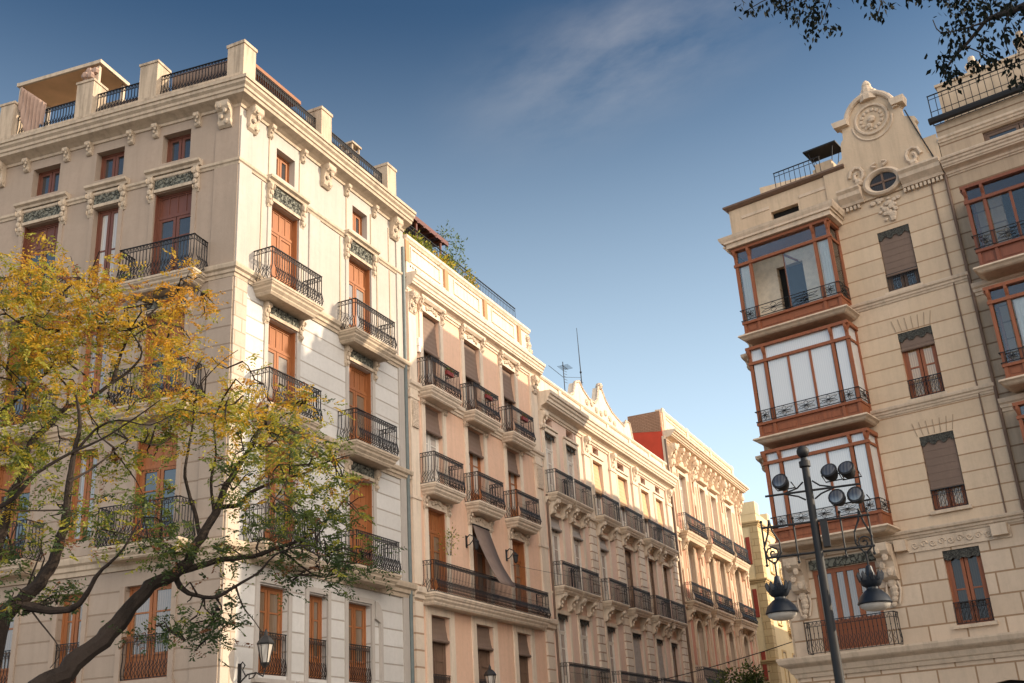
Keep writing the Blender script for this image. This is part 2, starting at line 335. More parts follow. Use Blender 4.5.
def balcony(parent,M,w,d,h=.95,th=.34,belly=.07,mt=None,brackets=0,key='',carv=None):
    """slab with moulded edge (part) > railing.  origin: wall face, top of slab, centre"""
    k=('balc',round(w,2),round(d,2),h,th,belly,mt.name,brackets,key)
    def make():
        b=MB(); path=[(-w/2,0),(-w/2,d),(w/2,d),(w/2,0)]
        # outer normals: walk so that outside is on the left -> build explicitly by nested boxes with sloped sides
        prof=[(.0,0),(.0,-.06),(-.02,-.075),(-.03,-.11),(-.075,-.15),(-.085,-.2),(-.15,-.27),(-.155,-.3),(-.2,-th)]
        vs=[];
        for o,z in prof: vs+=[(-w/2-o,-.01,z),(-w/2-o,d+o,z),(w/2+o,d+o,z),(w/2+o,-.01,z)]
        fs=[(4*i+a,4*i+a+1,4*i+a+5,4*i+a+4) for i in range(len(prof)-1) for a in range(3)]+[(0,1,2,3),tuple(4*(len(prof)-1)+a for a in (3,2,1,0))]
        b.add(vs,fs); o=b.obj('balcony',mt)
        r=MB(); e=.06; rail_bars(r,[(-w/2+e,0),(-w/2+e,d-e),(w/2-e,d-e),(w/2-e,0)],h,belly); r.obj('railing',m_iron,o)
        if brackets:
            c=MB()
            for s in ((-1,1) if brackets==2 else (0,)):
                c.mark(); console(c,s*(w/2-.38),-th,.30,d*.8,.62)
            c.obj('bracket',carv or mt,o)
        return o
    return place(k,make,parent,M)
def console(b,x,ztop,wd,pr,h):
    """scrolled stone bracket"""
    pts=[(0,ztop),(pr,ztop),(pr,ztop-.10*h),(pr*.98,ztop-.22*h),(pr*.82,ztop-.33*h),(pr*.62,ztop-.38*h),(pr*.5,ztop-.5*h),(pr*.45,ztop-.65*h),(pr*.5,ztop-.78*h),(pr*.42,ztop-.92*h),(pr*.2,ztop-h),(0,ztop-h)]
    b.ext(pts,x-wd/2,x+wd/2,'x')
    for s in (-1,1): b.blob((x+s*wd*.5,pr*.78,ztop-.18*h),.13*h,8,sq=(.25,1,1)); b.blob((x+s*wd*.5,pr*.3,ztop-.8*h),.11*h,8,sq=(.25,1,1))
    for i in range(4): b.blob((x+(i%2-.5)*wd*.35,pr*(.95-.15*i),ztop-(.2+.2*i)*h),.10*h,6,sq=(1,.6,1.2))
def cornice(parent,path,z,prof,m,name='cornice',M=None):
    return MB().sweep(path,[(a,z+b) for a,b in prof]).obj(name,m,parent,M)
CORN=[(-.02,-.95),(.05,-.95),(.07,-.86),(.12,-.84),(.14,-.72),(.22,-.66),(.40,-.58),(.42,-.5),(.46,-.48),(.48,-.36),(.54,-.30),(.56,-.2),(.62,-.16),(.64,-.06),(.64,0),(-.02,.02)]
BAND=[(-.02,-.34),(.04,-.34),(.06,-.26),(.10,-.24),(.11,-.16),(.17,-.12),(.19,-.04),(.19,0),(-.02,.02)]
THIN=[(-.02,-.16),(.03,-.16),(.05,-.1),(.09,-.07),(.10,0),(-.02,.01)]
def surround(b,x0,x1,z0,z1,wd,pr,mi=0,sill=False):
    b.box(x0-wd,x0,-.01,pr,z0,z1); b.box(x1,x1+wd,-.01,pr,z0,z1); b.box(x0-wd,x1+wd,-.01,pr+.002,z1,z1+wd)
def body(parent,x0,x1,d0,d1,z1,m,extra=None,z0=0):
    o=core(x0,x1,d0,d1,z0,z1).obj('wall',m,parent); return o
I4=Matrix.Identity(4)
def chain(parent,pts,r,m,name): return MB().tube(pts,r,8).obj(name,m,parent,smooth=True)

# ================================================================== corner house (B1)
b1=empty('corner_apartment_house',FS.M,'tall white corner house with a tan side front and orange brown shutters','building')
ML=FS.M.inverted()@FL.M
RW=[(1.48,2.79),(5.43,6.75)]
ops=[]
for a,b in RW: ops+=[(a,b,14.42,17.25),(a,b,10.9,13.66),(a,b,7.32,10.12)]
for a,b in ((1.68,2.57),(5.7,6.57)): ops.append((a,b,18.25,19.15))
lows=[(1.4,2.6),(3.48,4.36),(5.35,6.56)]
ops+=[(a,b,4.3,6.46) for a,b in lows]
w=MB(); 
wall(w,0,8.9,14.5,19.75,[o for o in ops if o[2]>14.4 or o[3]>15] and [(o[0],o[1],max(o[2],14.5),o[3]) for o in ops if o[3]>14.5],.25,mi=0)
wall(w,0,8.9,0,14.5,[(o[0],o[1],o[2],min(o[3],14.5)) for o in ops if o[2]<14.5],.25,mi=1)
w.obj('wall',[m_b1s,m_b1sj],b1)
# side front, frame L (x negative to the left)
LW=[(-2.66,-1.43),(-7.18,-5.9)]
lo=[(a,b,14.42,17.4) for a,b in LW]+[(-4.7,-3.85,14.98,17.4),(-11.0,-9.8,14.42,17.4)]+[(a,b,18.36,19.3) for a,b in ((-2.53,-1.6),(-4.81,-3.84),(-7.07,-6.1),(-9.3,-8.4))]
lo+=[(a,b,10.95,13.7) for a,b in LW]+[(-4.7,-3.85,11.4,13.7)]+[(a,b,7.32,10.2) for a,b in LW]+[(-4.7,-3.85,7.8,10.2)]
lo+=[(-2.7,-1.35,4.28,6.5),(-4.65,-3.9,4.28,6.5),(-7.1,-5.95,4.28,6.5)]
w=MB(); wall(w,-12,0,14.5,19.75,[(o[0],o[1],max(o[2],14.5),o[3]) for o in lo if o[3]>14.5],.25,mi=0)
wall(w,-12,0,0,14.5,[(o[0],o[1],o[2],min(o[3],14.5)) for o in lo if o[2]<14.5],.25,mi=1)
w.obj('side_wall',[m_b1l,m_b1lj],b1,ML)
# solid body behind both sheets (plan polygon in street frame)
lv=(ML.to_3x3()@Vector((-1,0,0)))            # direction of the side front in street frame
def LP(x,w_): v=ML@Vector((x,-w_,0)); return (v.x,-v.y)
c0=LP(-.3,-.27); 
b=MB(); b.ext([(.2,-.27),(8.88,-.27),(8.88,-12.5),LP(-12,-3),LP(-12,-.27),LP(-.25,-.27)],0,19.38,'z'); b.obj('body',m_dark,b1)
# joints at street corner: quoin strips
b=MB(); b.mark(); b.box(0.0,.52,-.01,.05,14.66,19.3); b.mark(); b.box(8.35,8.9,-.01,.05,0,19.3); b.mark(); b.box(3.3,3.86,-.01,.045,14.66,17.72)
b.obj('pilaster',m_b1s,b1)
b=MB(); b.box(.0,.50,-.01,.052,0,14.3); b.obj('quoin',m_b1q,b1)
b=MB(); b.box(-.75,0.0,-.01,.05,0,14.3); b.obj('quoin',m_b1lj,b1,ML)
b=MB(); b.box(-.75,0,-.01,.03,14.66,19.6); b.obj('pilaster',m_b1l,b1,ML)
b=MB(); 
for x in (1.02,2.95,4.95,7.1,7.9): b.mark(); b.box(x,x+.05,-.01,.03,14.66,17.7)
for x in (1.3,2.78,5.3,6.75,7.87): b.mark(); b.box(x,x+.04,-.01,.03,17.95,19.3)
b.obj('fillet',m_b1t,b1)
path=[LP(-12,0),LP(0,0),(8.92,0)]
# cornice + parapet all round the corner
def swL(z,prof,m,name,p=path):
    return MB().sweep(p,[(a,z+c) for a,c in prof]).obj(name,m,b1)
swL(20.22,[(-.02,-.62),(.04,-.62),(.06,-.55),(.16,-.5),(.36,-.42),(.38,-.34),(.42,-.32),(.43,-.24),(.50,-.18),(.51,-.1),(.55,-.09),(.56,0),(-.02,.03)],m_b1t,'cornice')
swL(14.66,BAND,m_b1t,'string_course'); swL(10.92,BAND,m_b1t,'string_course'); swL(7.34,[(a*1.2,b*1.3) for a,b in BAND],m_b1t,'string_course')
swL(17.9,THIN,m_b1t,'string_course')
MB().sweep([LP(-12,-.02),LP(0,-.02),(8.92,-.02)],[(-.3,20.2),(.02,20.2),(.02,20.62),(.07,20.66),(.07,20.74),(-.35,20.74),(-.35,20.2)]).obj('parapet',m_b1p,b1)
# roof deck
b=MB(); b.ext([(.2,-.3),(8.85,-.3),(8.85,-12.4),LP(-11.9,-3),LP(-11.9,-.3),LP(-.25,-.3)],19.4,20.3,'z'); b.obj('roof',m_b1p,b1)
for a,bb in ((0,.55),(3.88,4.45),(7.87,8.45)):
    b=MB(); b.box(a,bb,-.55,.035,20.25,21.8); b.box(a-.03,bb+.03,-.58,.065,21.76,21.86); b.obj('pedestal',m_b1p,b1)
for a,bb in ((-.62,-.58),(-3.49,-2.88),(-5.76,-5.15),(-8.62,-8.1),(-11.6,-11.0)):
    if a==-.62: continue
    b=MB(); b.box(a,bb,-.55,.035,20.25,21.95); b.box(a-.03,bb+.03,-.58,.065,21.92,22.0); b.obj('pedestal',m_b1p,b1,ML)
def toprail(parent,Mx,x0,x1,z0,z1):
    b=MB(); rail_bars(b,[(x0,0),(x1,0)],z1-z0,.05,.105,.014,True); return b.obj('roof_railing',m_iron,parent,Mx@T(0,-.2,z0))
for a,bb in ((.55,3.88),(4.45,7.87)): toprail(b1,I4,a,bb,20.7,21.45)
for a,bb in ((-2.88,-.3),(-5.15,-3.49),(-8.1,-5.76),(-11,-8.62)): toprail(b1,ML,a,bb,20.7,21.55)
# window heads: hood moulding, dark openwork frieze, scroll brackets
def head(parent,Mx,x0,x1,zh,fr=.42,hood=True,mt=m_b1t):
    key=('head',round(x1-x0,2),fr,hood,mt.name)
    def make():
        W=x1-x0; b=MB(); b.box(-W/2,W/2,-.01,.06,.10,.10+fr); o=b.obj('frieze',m_frieze)
        c=MB()
        for s in (-1,1): console(c,s*(W/2+.13),.12+fr-.02,.16,.14,fr+.36)
        c.box(-W/2-.02,W/2+.02,-.01,.07,.0,.095)
        if hood:
            c.sweep([(-W/2-.28,.02),(W/2+.28,.02)],[(-.03,fr+.105),(.10,fr+.105),(.12,fr+.17),(.20,fr+.21),(.21,fr+.28),(-.03,fr+.30)])
        c.obj('bracket',mt,o)
        s=MB(); nn=int(W/.2)
        for i in range(nn):
            cx=-W/2+(i+.5)*W/nn; s.tube([(cx+.07*math.cos(t*.9)*(1-t*.1),.075,.10+fr/2+.13*math.sin(t*.9)*(1-t*.1)*(1 if i%2 else -1)) for t in range(8)],.014,4)
        s.obj('scrollwork',m_frieze,o); return o
    return place(key,make,parent,Mx@T((x0+x1)/2,0,zh))
for a,b_ in RW:
    head(b1,I4,a,b_,17.27); head(b1,I4,a,b_,13.68,.3,False); head(b1,I4,a,b_,10.14,.3,False)
for a,b_ in LW+[(-4.7,-3.85)]:
    head(b1,ML,a,b_,17.42); head(b1,ML,a,b_,13.72,.3,False)
# little cornice brackets and big acanthus ones
def cbr(parent,Mx,x,z,wd,pr,h,m=m_b1t,name='cornice_bracket'):
    def make(): 
        b=MB(); console(b,0,0,wd,pr,h); return b.obj(name,m)
    return place(('cb',wd,pr,h,m.name),make,parent,Mx@T(x,0,z))
for x in (1.32,2.9,5.3,6.95): cbr(b1,I4,x,19.66,.17,.2,.4)
for x in (.45,4.1,8.2): cbr(b1,I4,x,19.72,.40,.32,.75)
for x in (-1.35,-2.75,-3.6,-5.05,-5.85,-7.3): cbr(b1,ML,x,19.66,.17,.2,.4)
for x in (-.42,-8.3): cbr(b1,ML,x,19.72,.40,.32,.75)
# windows
def Wn(parent,Mx,x0,x1,z0,z1,style,fm,pm,ins=.16,**k):
    return window(style,x1-x0,z1-z0,fm,pm,parent,Mx@T((x0+x1)/2,-ins,z0),**k)
Wn(b1,I4,*RW[0],14.42,17.25,'shut',m_wood,m_pdark); Wn(b1,I4,*RW[1],14.42,17.25,'door',m_wood,m_pcur)
Wn(b1,I4,*RW[0],10.9,13.66,'door',m_wood,m_pcur); Wn(b1,I4,*RW[1],10.9,13.66,'door',m_wood,m_pwarm)
Wn(b1,I4,*RW[0],7.32,10.12,'door',m_wood,m_pcur); Wn(b1,I4,*RW[1],7.32,10.12,'shut',m_wood,m_pcur)
for a,b_ in ((1.68,2.57),(5.7,6.57)): Wn(b1,I4,a,b_,18.25,19.15,'plain',m_wood,m_pdark,.2)
for a,b_ in lows: Wn(b1,I4,a,b_,4.3,6.46,'low',m_wood,m_pwarm)
Wn(b1,ML,*LW[0],14.42,17.4,'door',m_woodd,m_pdark); Wn(b1,ML,*LW[1],14.42,17.4,'door',m_woodd,m_pdark); Wn(b1,ML,-4.7,-3.85,14.98,17.4,'mid',m_woodd,m_plit); Wn(b1,ML,-11,-9.8,14.42,17.4,'door',m_woodd,m_pdark)
for a,b_ in ((-2.53,-1.6),(-4.81,-3.84),(-7.07,-6.1),(-9.3,-8.4)): Wn(b1,ML,a,b_,18.36,19.3,'plain',m_woodd,m_pdark,.22)
for z0,z1 in ((10.95,13.7),(7.32,10.2)):
    for a,b_ in LW: Wn(b1,ML,a,b_,z0,z1,'door',m_wood,m_pdark)
    Wn(b1,ML,-4.7,-3.85,z0+(.45 if z0>8 else .48),z1,'mid',m_wood,m_pcur)
for a,b_ in ((-2.7,-1.35),(-4.65,-3.9),(-7.1,-5.95)): Wn(b1,ML,a,b_,4.28,6.5,'low',m_wood,m_pwarm)
# low window rails, surrounds, sills
def grille(parent,Mx,x0,x1,z0,h):
    def make():
        b=MB(); rail_bars(b,[(-(x1-x0)/2,0),((x1-x0)/2,0)],h,.06,.1,.009); return b.obj('window_railing',m_iron)
    return place(('gr',round(x1-x0,2),h),make,parent,Mx@T((x0+x1)/2,-.03,z0))
for a,b_ in lows: grille(b1,I4,a+.02,b_-.02,4.3,1.0)
for a,b_ in ((-2.7,-1.35),(-4.65,-3.9),(-7.1,-5.95)): grille(b1,ML,a+.02,b_-.02,4.28,1.0)
b=MB()
for a,b_ in lows: b.mark(); b.box(a-.14,a,-.01,.05,4.2,6.5); b.box(b_,b_+.14,-.01,.05,4.2,6.5); b.box(a-.14,b_+.14,-.01,.052,6.5,6.64)
b.mark(); b.box(3.0,7.0,-.01,.12,4.1,4.2); b.mark(); b.box(1.2,2.8,-.01,.12,4.1,4.2)
for a,b_ in RW:
    for z0,z1 in ((14.66,17.27),(11,13.68),(7.4,10.14)): b.mark(); b.box(a-.16,a,-.01,.035,z0,z1); b.box(b_,b_+.16,-.01,.035,z0,z1)
b.mark(); b.ext([(6.72,6.1)]+[(6.72+.38*math.sin(t),6.1+.5*math.cos(t)-.0) for t in [0,.3,.6,.9,1.2,1.57]]+[(7.1,4.2),(6.98,4.2),(6.98,6.0)],-.01,.09,'w')
b.obj('window_surround',m_b1s,b1)
b=MB()
for a,b_ in LW+[(-4.7,-3.85)]:
    for z0,z1 in ((14.66,17.42),(11,13.72),(7.4,10.2)): b.mark(); b.box(a-.14,a,-.01,.035,z0,z1); b.box(b_,b_+.14,-.01,.035,z0,z1)
for a,b_ in ((-2.7,-1.35),(-4.65,-3.9),(-7.1,-5.95)): b.mark(); b.box(a-.14,a,-.01,.05,4.2,6.5); b.box(b_,b_+.14,-.01,.05,4.2,6.5); b.box(a-.2,b_+.2,-.01,.12,4.08,4.2)
b.obj('window_surround',m_b1l,b1,ML)
for cx in (1.95,6.02):
    for z in (14.42,10.92,7.34): balcony(b1,T(cx,0,z),2.42 if cx<3 else 2.4,.68,.95,.36,.09,m_b1t)
for cx in (-2.03,-6.55):
    for z in (14.5,10.98,7.4): balcony(b1,ML@T(cx,0,z),2.45,.66,.98,.34,.09,m_b1t)
chain(b1,[(8.72,.09,0),(8.72,.09,18.9)],.06,m_lead,'downpipe')
# roof terrace things
pg=empty('roof_pergola',FL.M@T(-6.2,0,20.3),'tan canvas pergola on the roof terrace of the corner house','pergola')
b=MB(); b.box(-2.0,.98,-1.5,-.22,2.42,2.48); b.obj('canopy',m_canvas,pg)
b=MB(); b.box(-2.04,1.0,-.22,-.15,2.40,2.52); b.box(1.0,1.06,-1.55,-.15,2.41,2.53); b.box(-2.1,-2.04,-1.55,-.15,2.41,2.53); b.obj('beam',m_b1t,pg)
for x,y in ((-1.98,-.27),(.9,-.3),(-1.98,-1.45),(.9,-1.45)): MB().box(x-.05,x+.05,y-.05,y+.05,0,2.4).obj('post',m_b1t,pg)
b=MB(); b.box(-.6,.9,-1.6,-1.52,0,2.0); b.obj('back_screen',m_b1p,pg)
def drape(name,p0,p1,drop,Mx,m,label,cat,n=22,folds=7):
    b=MB(); vs=[];k=14
    for j in range(k+1):
        for i in range(n+1):
            t=i/n;s=j/k; x=p0[0]+(p1[0]-p0[0])*t; z=p0[2]+(p1[2]-p0[2])*t-s*(drop*(.55+.45*math.sin(math.pi*min(1,t*1.15)))); wv=p0[1]+.05*math.sin(t*folds*6.28+s*2)*(1-.3*s)
            vs.append((x,wv,z))
    fs=[(j*(n+1)+i,j*(n+1)+i+1,(j+1)*(n+1)+i+1,(j+1)*(n+1)+i) for j in range(k) for i in range(n)]
    b.add(vs,fs); o=b.obj(name,m,None,Mx,True); md=o.modifiers.new('thick','SOLIDIFY'); md.thickness=.012
    return tag(o,label,cat)
drape('hanging_cloth',(-8.05,-.1,22.6),(-7.0,-.1,21.7),1.5,FL.M,m_cloth,'pinkish brown cloth draped over the roof rail below the tan canvas pergola','cloth')
b=MB(); 
for i in range(9): b.blob((rnd.uniform(-.25,.25),rnd.uniform(-.12,.12),rnd.uniform(0,.25)),.14,7,sq=(1,.8,.9))
tag(b.obj('folded_cloth',m_cloth,None,FL.M@T(-5.4,-.2,22.25),True),'bundled cloth tucked under the corner of the tan roof pergola','cloth')
b=MB(); b.mark(); b.box(-2.8,-.7,-.62,-.58,20.4,21.75); b.mark(); b.box(-5.1,-3.9,-.75,-.71,20.4,21.5); b.obj('reed_screen',m_blind,b1,ML)
hut=empty('roof_hut',FS.M@T(2.0,-1.2,20.3),'low brown hut with an overhanging flat roof, behind the railing right of the corner pedestal','hut')
MB().box(-1.2,1.2,-1.6,0,0,1.05).obj('wall',m_wood,hut)
b=MB(); b.ext([(.75,1.52),(-2.0,1.8),(-2.0,1.9),(.75,1.64)],-1.3,1.45,'x'); b.obj('roof',m_roof,hut)
ch=MB(); ch.box(-.22,.22,-.22,.22,0,1.3); ch.box(-.27,.27,-.27,.27,1.12,1.2)
for sx in (-.2,.2):
    for sy in (-.2,.2): ch.box(sx-.03,sx+.03,sy-.03,sy+.03,1.3,1.5)
ch.box(-.28,.28,-.28,.28,1.5,1.57); tag(ch.obj('chimney',m_b1p,None,FS.M@T(6.35,-.5,20.3)),'small plastered chimney behind the roof rail, right part of the corner house','chimney')

# ================================================================== salmon house (B2)
b2=empty('salmon_apartment_house',FS.M,'narrow salmon house with roller blinds and a roof garden beside the white corner house','building')
C2=[(10.05,11.3),(13.17,14.5),(16.45,17.67)]; L2=[(14.02,17.02),(10.68,13.6),(7.15,10.02),(3.75,6.56)]
ops=[(a,c,z0,z1) for a,c in C2 for z0,z1 in L2]
w=MB(); wall(w,8.92,19.9,0,18.3,ops,.26,w=-.0); w.obj('wall',m_b2w,b2)
core(8.92,19.9,.27,12,0,18.6).obj('body',m_dark,b2)
b=MB()
for a,c in C2:
    for i,(z0,z1) in enumerate(L2):
        wd=.22 if i<3 else .3; b.mark()
        surround(b,a,c,z0,z1,wd,.05)
        if i in(0,1,2): b.sweep([(a-.25,.04),(c+.25,.04)],[(0,z1+.34),(.08,z1+.34),(.16,z1+.42),(.17,z1+.5),(0,z1+.53)])
b.obj('window_surround',m_b2t,b2)
b=MB()
for a,c in C2:
    for i,(z0,z1) in enumerate(L2[:3]):
        for s in (a-.16,c+.16): b.mark(); console(b,s,z1+.5,.2,.2,.62)
        b.mark()
        for q in range(5): b.blob(((a+c)/2+(q-2)*.17,.07,z1+.16+.05*(2-abs(q-2))),.09,6,sq=(1,.6,1))
b.obj('bracket',m_carveb,b2)
for x0,x1 in ((9.0,9.5),(19.1,19.75)):
    b=MB(); b.box(x0,x1,-.01,.09,7.4,17.4); b.box(x0-.05,x1+.05,-.01,.12,13.5,13.62); b.box(x0-.05,x1+.05,-.01,.12,10.1,10.2)
    b.obj('pilaster',m_b2t,b2)
    b=MB(); b.box(x0,x1,-.01,.08,0,7.2); b.obj('pilaster',m_b2q,b2)
    b=MB(); b.mark(); console(b,(x0+x1)/2,17.35,.4,.3,.8); b.mark(); b.ext([(x0+.05,12.5),(x1-.05,12.5),(x1-.05,13.4),(x0+.05,13.4)],.09,.14,'w'); b.obj('bracket',m_carveb,b2)
P2=[(8.92,0),(19.95,0)]
cornice(b2,P2,18.0,[(a*.78,c*.72) for a,c in CORN],m_b2t)
cornice(b2,P2,14.1,BAND,m_b2t,'string_course'); cornice(b2,P2,7.3,[(a*1.3,c*1.4) for a,c in BAND],m_b2t,'string_course')
b=MB(); b.box(8.93,19.5,-.35,.1,18.0,18.5); 
b.box(8.93,19.35,-.35,.02,18.5,19.3); b.sweep([(8.93,.02),(19.4,.02)],[(-.35,19.3),(.04,19.3),(.08,19.36),(.12,19.4),(.12,19.5),(-.35,19.52)])
for i in range(3):
    x0=9.35+i*3.2; x1=x0+2.15; b.mark()
    for z in (18.6,19.14): b.box(x0,x1,.0,.06,z,z+.07)
    b.box(x0,x0+.07,.0,.058,18.67,19.14); b.box(x1-.07,x1,.0,.058,18.67,19.14)
b.obj('parapet',m_b2t,b2)
b=MB()
for i in range(58):
    if i%19<17: b.blob((9.2+i*.175,.1,18.36),.05,5,sq=(1,.35,1))
b.obj('rosette',m_dark,b2)
b=MB()
for x in (9.0,11.85,15.1,18.3): b.mark(); b.box(x-.09,x+.17,-.01,.1,18.46,19.3)
b.obj('pilaster_strip',m_b2o,b2)
b=MB(); b.blob((19.3,-.05,18.75),.28,8,sq=(.8,.8,1)); b.blob((19.2,0,19.05),.18,8); b.box(19.05,19.55,-.3,.12,18.45,18.6); b.obj('corner_urn',m_carveb,b2)
b=MB(); rail_bars(b,[(8.95,0),(18.6,0)],.75,0,.14,.008,False); b.obj('roof_railing',m_iron,b2,T(0,-.18,19.52))
for j,(a,c) in enumerate(C2):
    Wn(b2,I4,a,c,*L2[0],'tran',m_woodk,m_pcur,blind=.46 if j<2 else .42)
    Wn(b2,I4,a,c,*L2[1],'tran',m_wood if j else m_woodw,m_plit,blind=.30)
    Wn(b2,I4,a,c,*L2[2],'door' if j!=1 else 'low',m_wood,m_pwarm)
    Wn(b2,I4,a,c,*L2[3],'shut',m_woodk,m_pdark,blind=.26)
    cx=(a+c)/2
    balcony(b2,T(cx,0,14.02),2.15,.6,1.05,.34,.08,m_b2t); balcony(b2,T(cx,0,10.68),2.15,.6,1.03,.34,.08,m_b2t)
    grille(b2,I4,a-.45,c+.45,3.8,.95)
balcony(b2,T(14.0,0,7.16),9.1,.55,.98,.36,.08,m_b2t)
# roof garden and awning roof on B2
rg=empty('roof_canopy',FS.M@T(10.4,0,19.8),'brown slatted canopy over the roof garden of the salmon house','canopy')
b=MB(); b.ext([(-3.2,1.35),(-.35,1.12),(-.35,1.2),(-3.2,1.44)],-1.75,2.5,'x'); b.obj('roof',m_woodd,rg)
b=MB()
for i in range(9): b.box(-1.7+i*.46,-1.6+i*.46,-3.1,-.32,1.02,1.12)
b.box(-1.8,2.55,-.40,-.32,1.06,1.24); b.obj('beam',m_woodd,rg)
for x in (-1.7,.2,2.05): MB().box(x-.04,x+.04,-.45,-.38,-.3,1.1).obj('post',m_woodd,rg)
leafm={}
def leaf_mat(name,c,tr=.5):
    m,nt,b=mat(name); o=nt.nodes['Material Output']
    tl=N(nt,'ShaderNodeBsdfTranslucent'); tl.inputs['Color'].default_value=(*[min(1,x*1.6) for x in c],1)
    oi=N(nt,'ShaderNodeTexCoord'); f=noise_fac(nt,oi.outputs['Object'],3.,.3,.7); nt.links.new(mixc(nt,f,tuple(c),tuple(x*.6 for x in c)),b.inputs['Base Color'])
    b.inputs['Roughness'].default_value=.5; x=N(nt,'ShaderNodeMixShader'); x.inputs[0].default_value=tr
    nt.links.new(b.outputs[0],x.inputs[1]); nt.links.new(tl.outputs[0],x.inputs[2]); nt.links.new(x.outputs[0],o.inputs[0]); return m
LM=[leaf_mat('leaf_dark_green',(.05,.08,.025)),leaf_mat('leaf_green',(.12,.155,.03)),leaf_mat('leaf_yellow_green',(.33,.31,.04)),leaf_mat('leaf_yellow',(.50,.32,.03)),leaf_mat('leaf_orange',(.50,.25,.025)),leaf_mat('leaf_russet',(.22,.09,.04))]
def leaf(b,c,d,ln,wd,mi,r=rnd):
    d=Vector(d); d=d.normalized() if d.length>1e-6 else Vector((0,0,1)); s=d.cross(Vector((r.uniform(-1,1),r.uniform(-1,1),r.uniform(-1,1))))
    if s.length<1e-4: s=Vector((1,0,0))
    s=s.normalized()*wd/2; c=Vector(c); q=c+d*ln*.45; e=d.cross(s)*.18
    b.add([c,q+s+e,c+d*ln,q-s+e],[(0,1,2),(0,2,3)],mi)
def shrub(name,Mx,w,d,h,n,mis,label,cat,ln=.09,group=None,pot=None):
    root=empty(name,Mx,label,cat,group); b=MB(); r=random.Random(hash(label)%999)
    cs=[Vector((r.uniform(-w,w)/2,r.uniform(-d,d)/2,r.uniform(.25,1)*h)) for _ in range(max(3,n//45))]
    st=MB()
    for c in cs: st.tube([(c.x*.4,c.y*.4,0),(c.x*.8,c.y*.8,c.z*.5),tuple(c)],[.012,.009,.004],4)
    for i in range(n):
        c=r.choice(cs); o=Vector((r.gauss(0,.12),r.gauss(0,.12),r.gauss(0,.15)))
        leaf(b,c+o,o+Vector((r.uniform(-.1,.1),r.uniform(-.1,.1),r.uniform(-.02,.12))),ln*r.uniform(.7,1.3),ln*.4,r.choice(mis),r)
    b.obj('foliage',LM,root); st.obj('stem',m_bark2,root)
    if pot: MB().lathe((0,0,-.0),[(.12,-.3),(.17,0),(.19,0),(.19,.03),(.0,.03)],12).obj('pot',m_terra,root)
    return root
G='plants of the roof garden on the salmon house'
for x,h,wd,mis,la in ((10.3,.30,1.8,[1,2],'low green plants below the brown roof canopy'),(11.7,.32,1.4,[1,2,3],'bright green plants at the right end of the roof canopy'),(12.9,.6,.8,[1,2,1],'bushy green plant right of the roof canopy post'),(14.5,.7,.9,[2,3,1],'yellowish round bush on the salmon parapet')):
    shrub('roof_plant',FS.M@T(x,-.3,19.5),wd,.3,h,int(420*wd),mis,la,'plant',.15,G)
shrub('roof_plant',FS.M@T(13.6,-.6,19.5),.9,.6,2.5,260,[1,0,1],'tall wispy bamboo plant standing highest in the roof garden','plant',.14,G)
# awning cloth hanging out of third-row middle door, wall sconces, flower boxes
aw=empty('fabric_awning',FS.M@T(13.83,0,10.0),'long brown cloth awning hanging slack over the middle balcony of the salmon house','awning')
b=MB(); n=12; vs=[]
for i in range(n+1):
    t=i/n
    for x in (-.62,.62): vs.append((x*(1+.04*math.sin(t*9)),.06+.95*t**1.1,-.05-2.15*t-.16*math.sin(t*3.14)))
b.add(vs,[(2*i,2*i+1,2*i+3,2*i+2) for i in range(n)]); o=b.obj('cloth',m_awn,aw,None,True); o.modifiers.new('thick','SOLIDIFY').thickness=.015
MB().tube([(-.65,.06,-.03),(.65,.06,-.03)],.03,8).obj('roller',m_irond,aw)
for x,la in ((12.75,'black wrought iron sconce left of the slack brown awning'),(15.95,'black wrought iron sconce right of the slack brown awning')):
    sco=empty('wall_sconce',FS.M@T(x,0,9.3),la,'wall lamp','iron sconces on the salmon wall')
    b=MB(); b.tube([(0,0,.1),(0,.15,.22),(0,.32,.12),(0,.36,-.05),(0,.28,-.12)],.022,6); b.tube([(0,0,-.15),(0,.14,-.12),(0,.26,0),(0,.32,.1)],.018,6); b.box(-.05,.05,0,.03,-.22,.2); b.obj('arm',m_iron,sco)
    MB().lathe((0,.38,-.35),[(.03,0),(.07,.04),(.1,.26),(.12,.28),(.04,.38),(.0,.42)],8).obj('lantern',m_irond,sco)
for x,la in ((10.95,'red flower box on the top left salmon balcony railing'),(14.0,'red flower box on the top middle salmon balcony railing'),(17.2,'red flower box on the top right salmon balcony railing')):
    fb=empty('flower_box',FS.M@T(x,.6,14.75),la,'flower box','flower boxes on the top salmon balconies')
    MB().box(-.24,.24,-.12,-.0,-.02,.12).obj('box',m_red2,fb)
    b=MB(); r=random.Random(int(x*10))
    for i in range(90): leaf(b,(r.uniform(-.24,.24),r.uniform(-.12,0),.12+r.uniform(0,.1)),(r.uniform(-1,1),r.uniform(-1,1),r.uniform(0,1)),.07,.04,r.choice([1,0,5]),r)
    b.obj('foliage',LM,fb)
o=MB().box(-.09,.09,0,.12,0,.28).box(-.06,.06,.0,.1,-.22,0).obj('alarm_box',m_white,None,FS.M@T(9.72,0,15.55)); tag(o,'small white box fixed to the salmon wall left of the top left blind','alarm box')
b=MB(); r=random.Random(4)
shrub('balcony_plant',FS.M@T(10.9,.35,8.5),.35,.3,.7,160,[1,2,1],'bright green plant hanging in front of the lower left salmon door','plant',.09)
shrub('balcony_plant',FS.M@T(15.0,-.05,14.45),.5,.2,.6,120,[5,4,2],'dry orange plant on the wall beside the top middle salmon balcony','plant',.08)

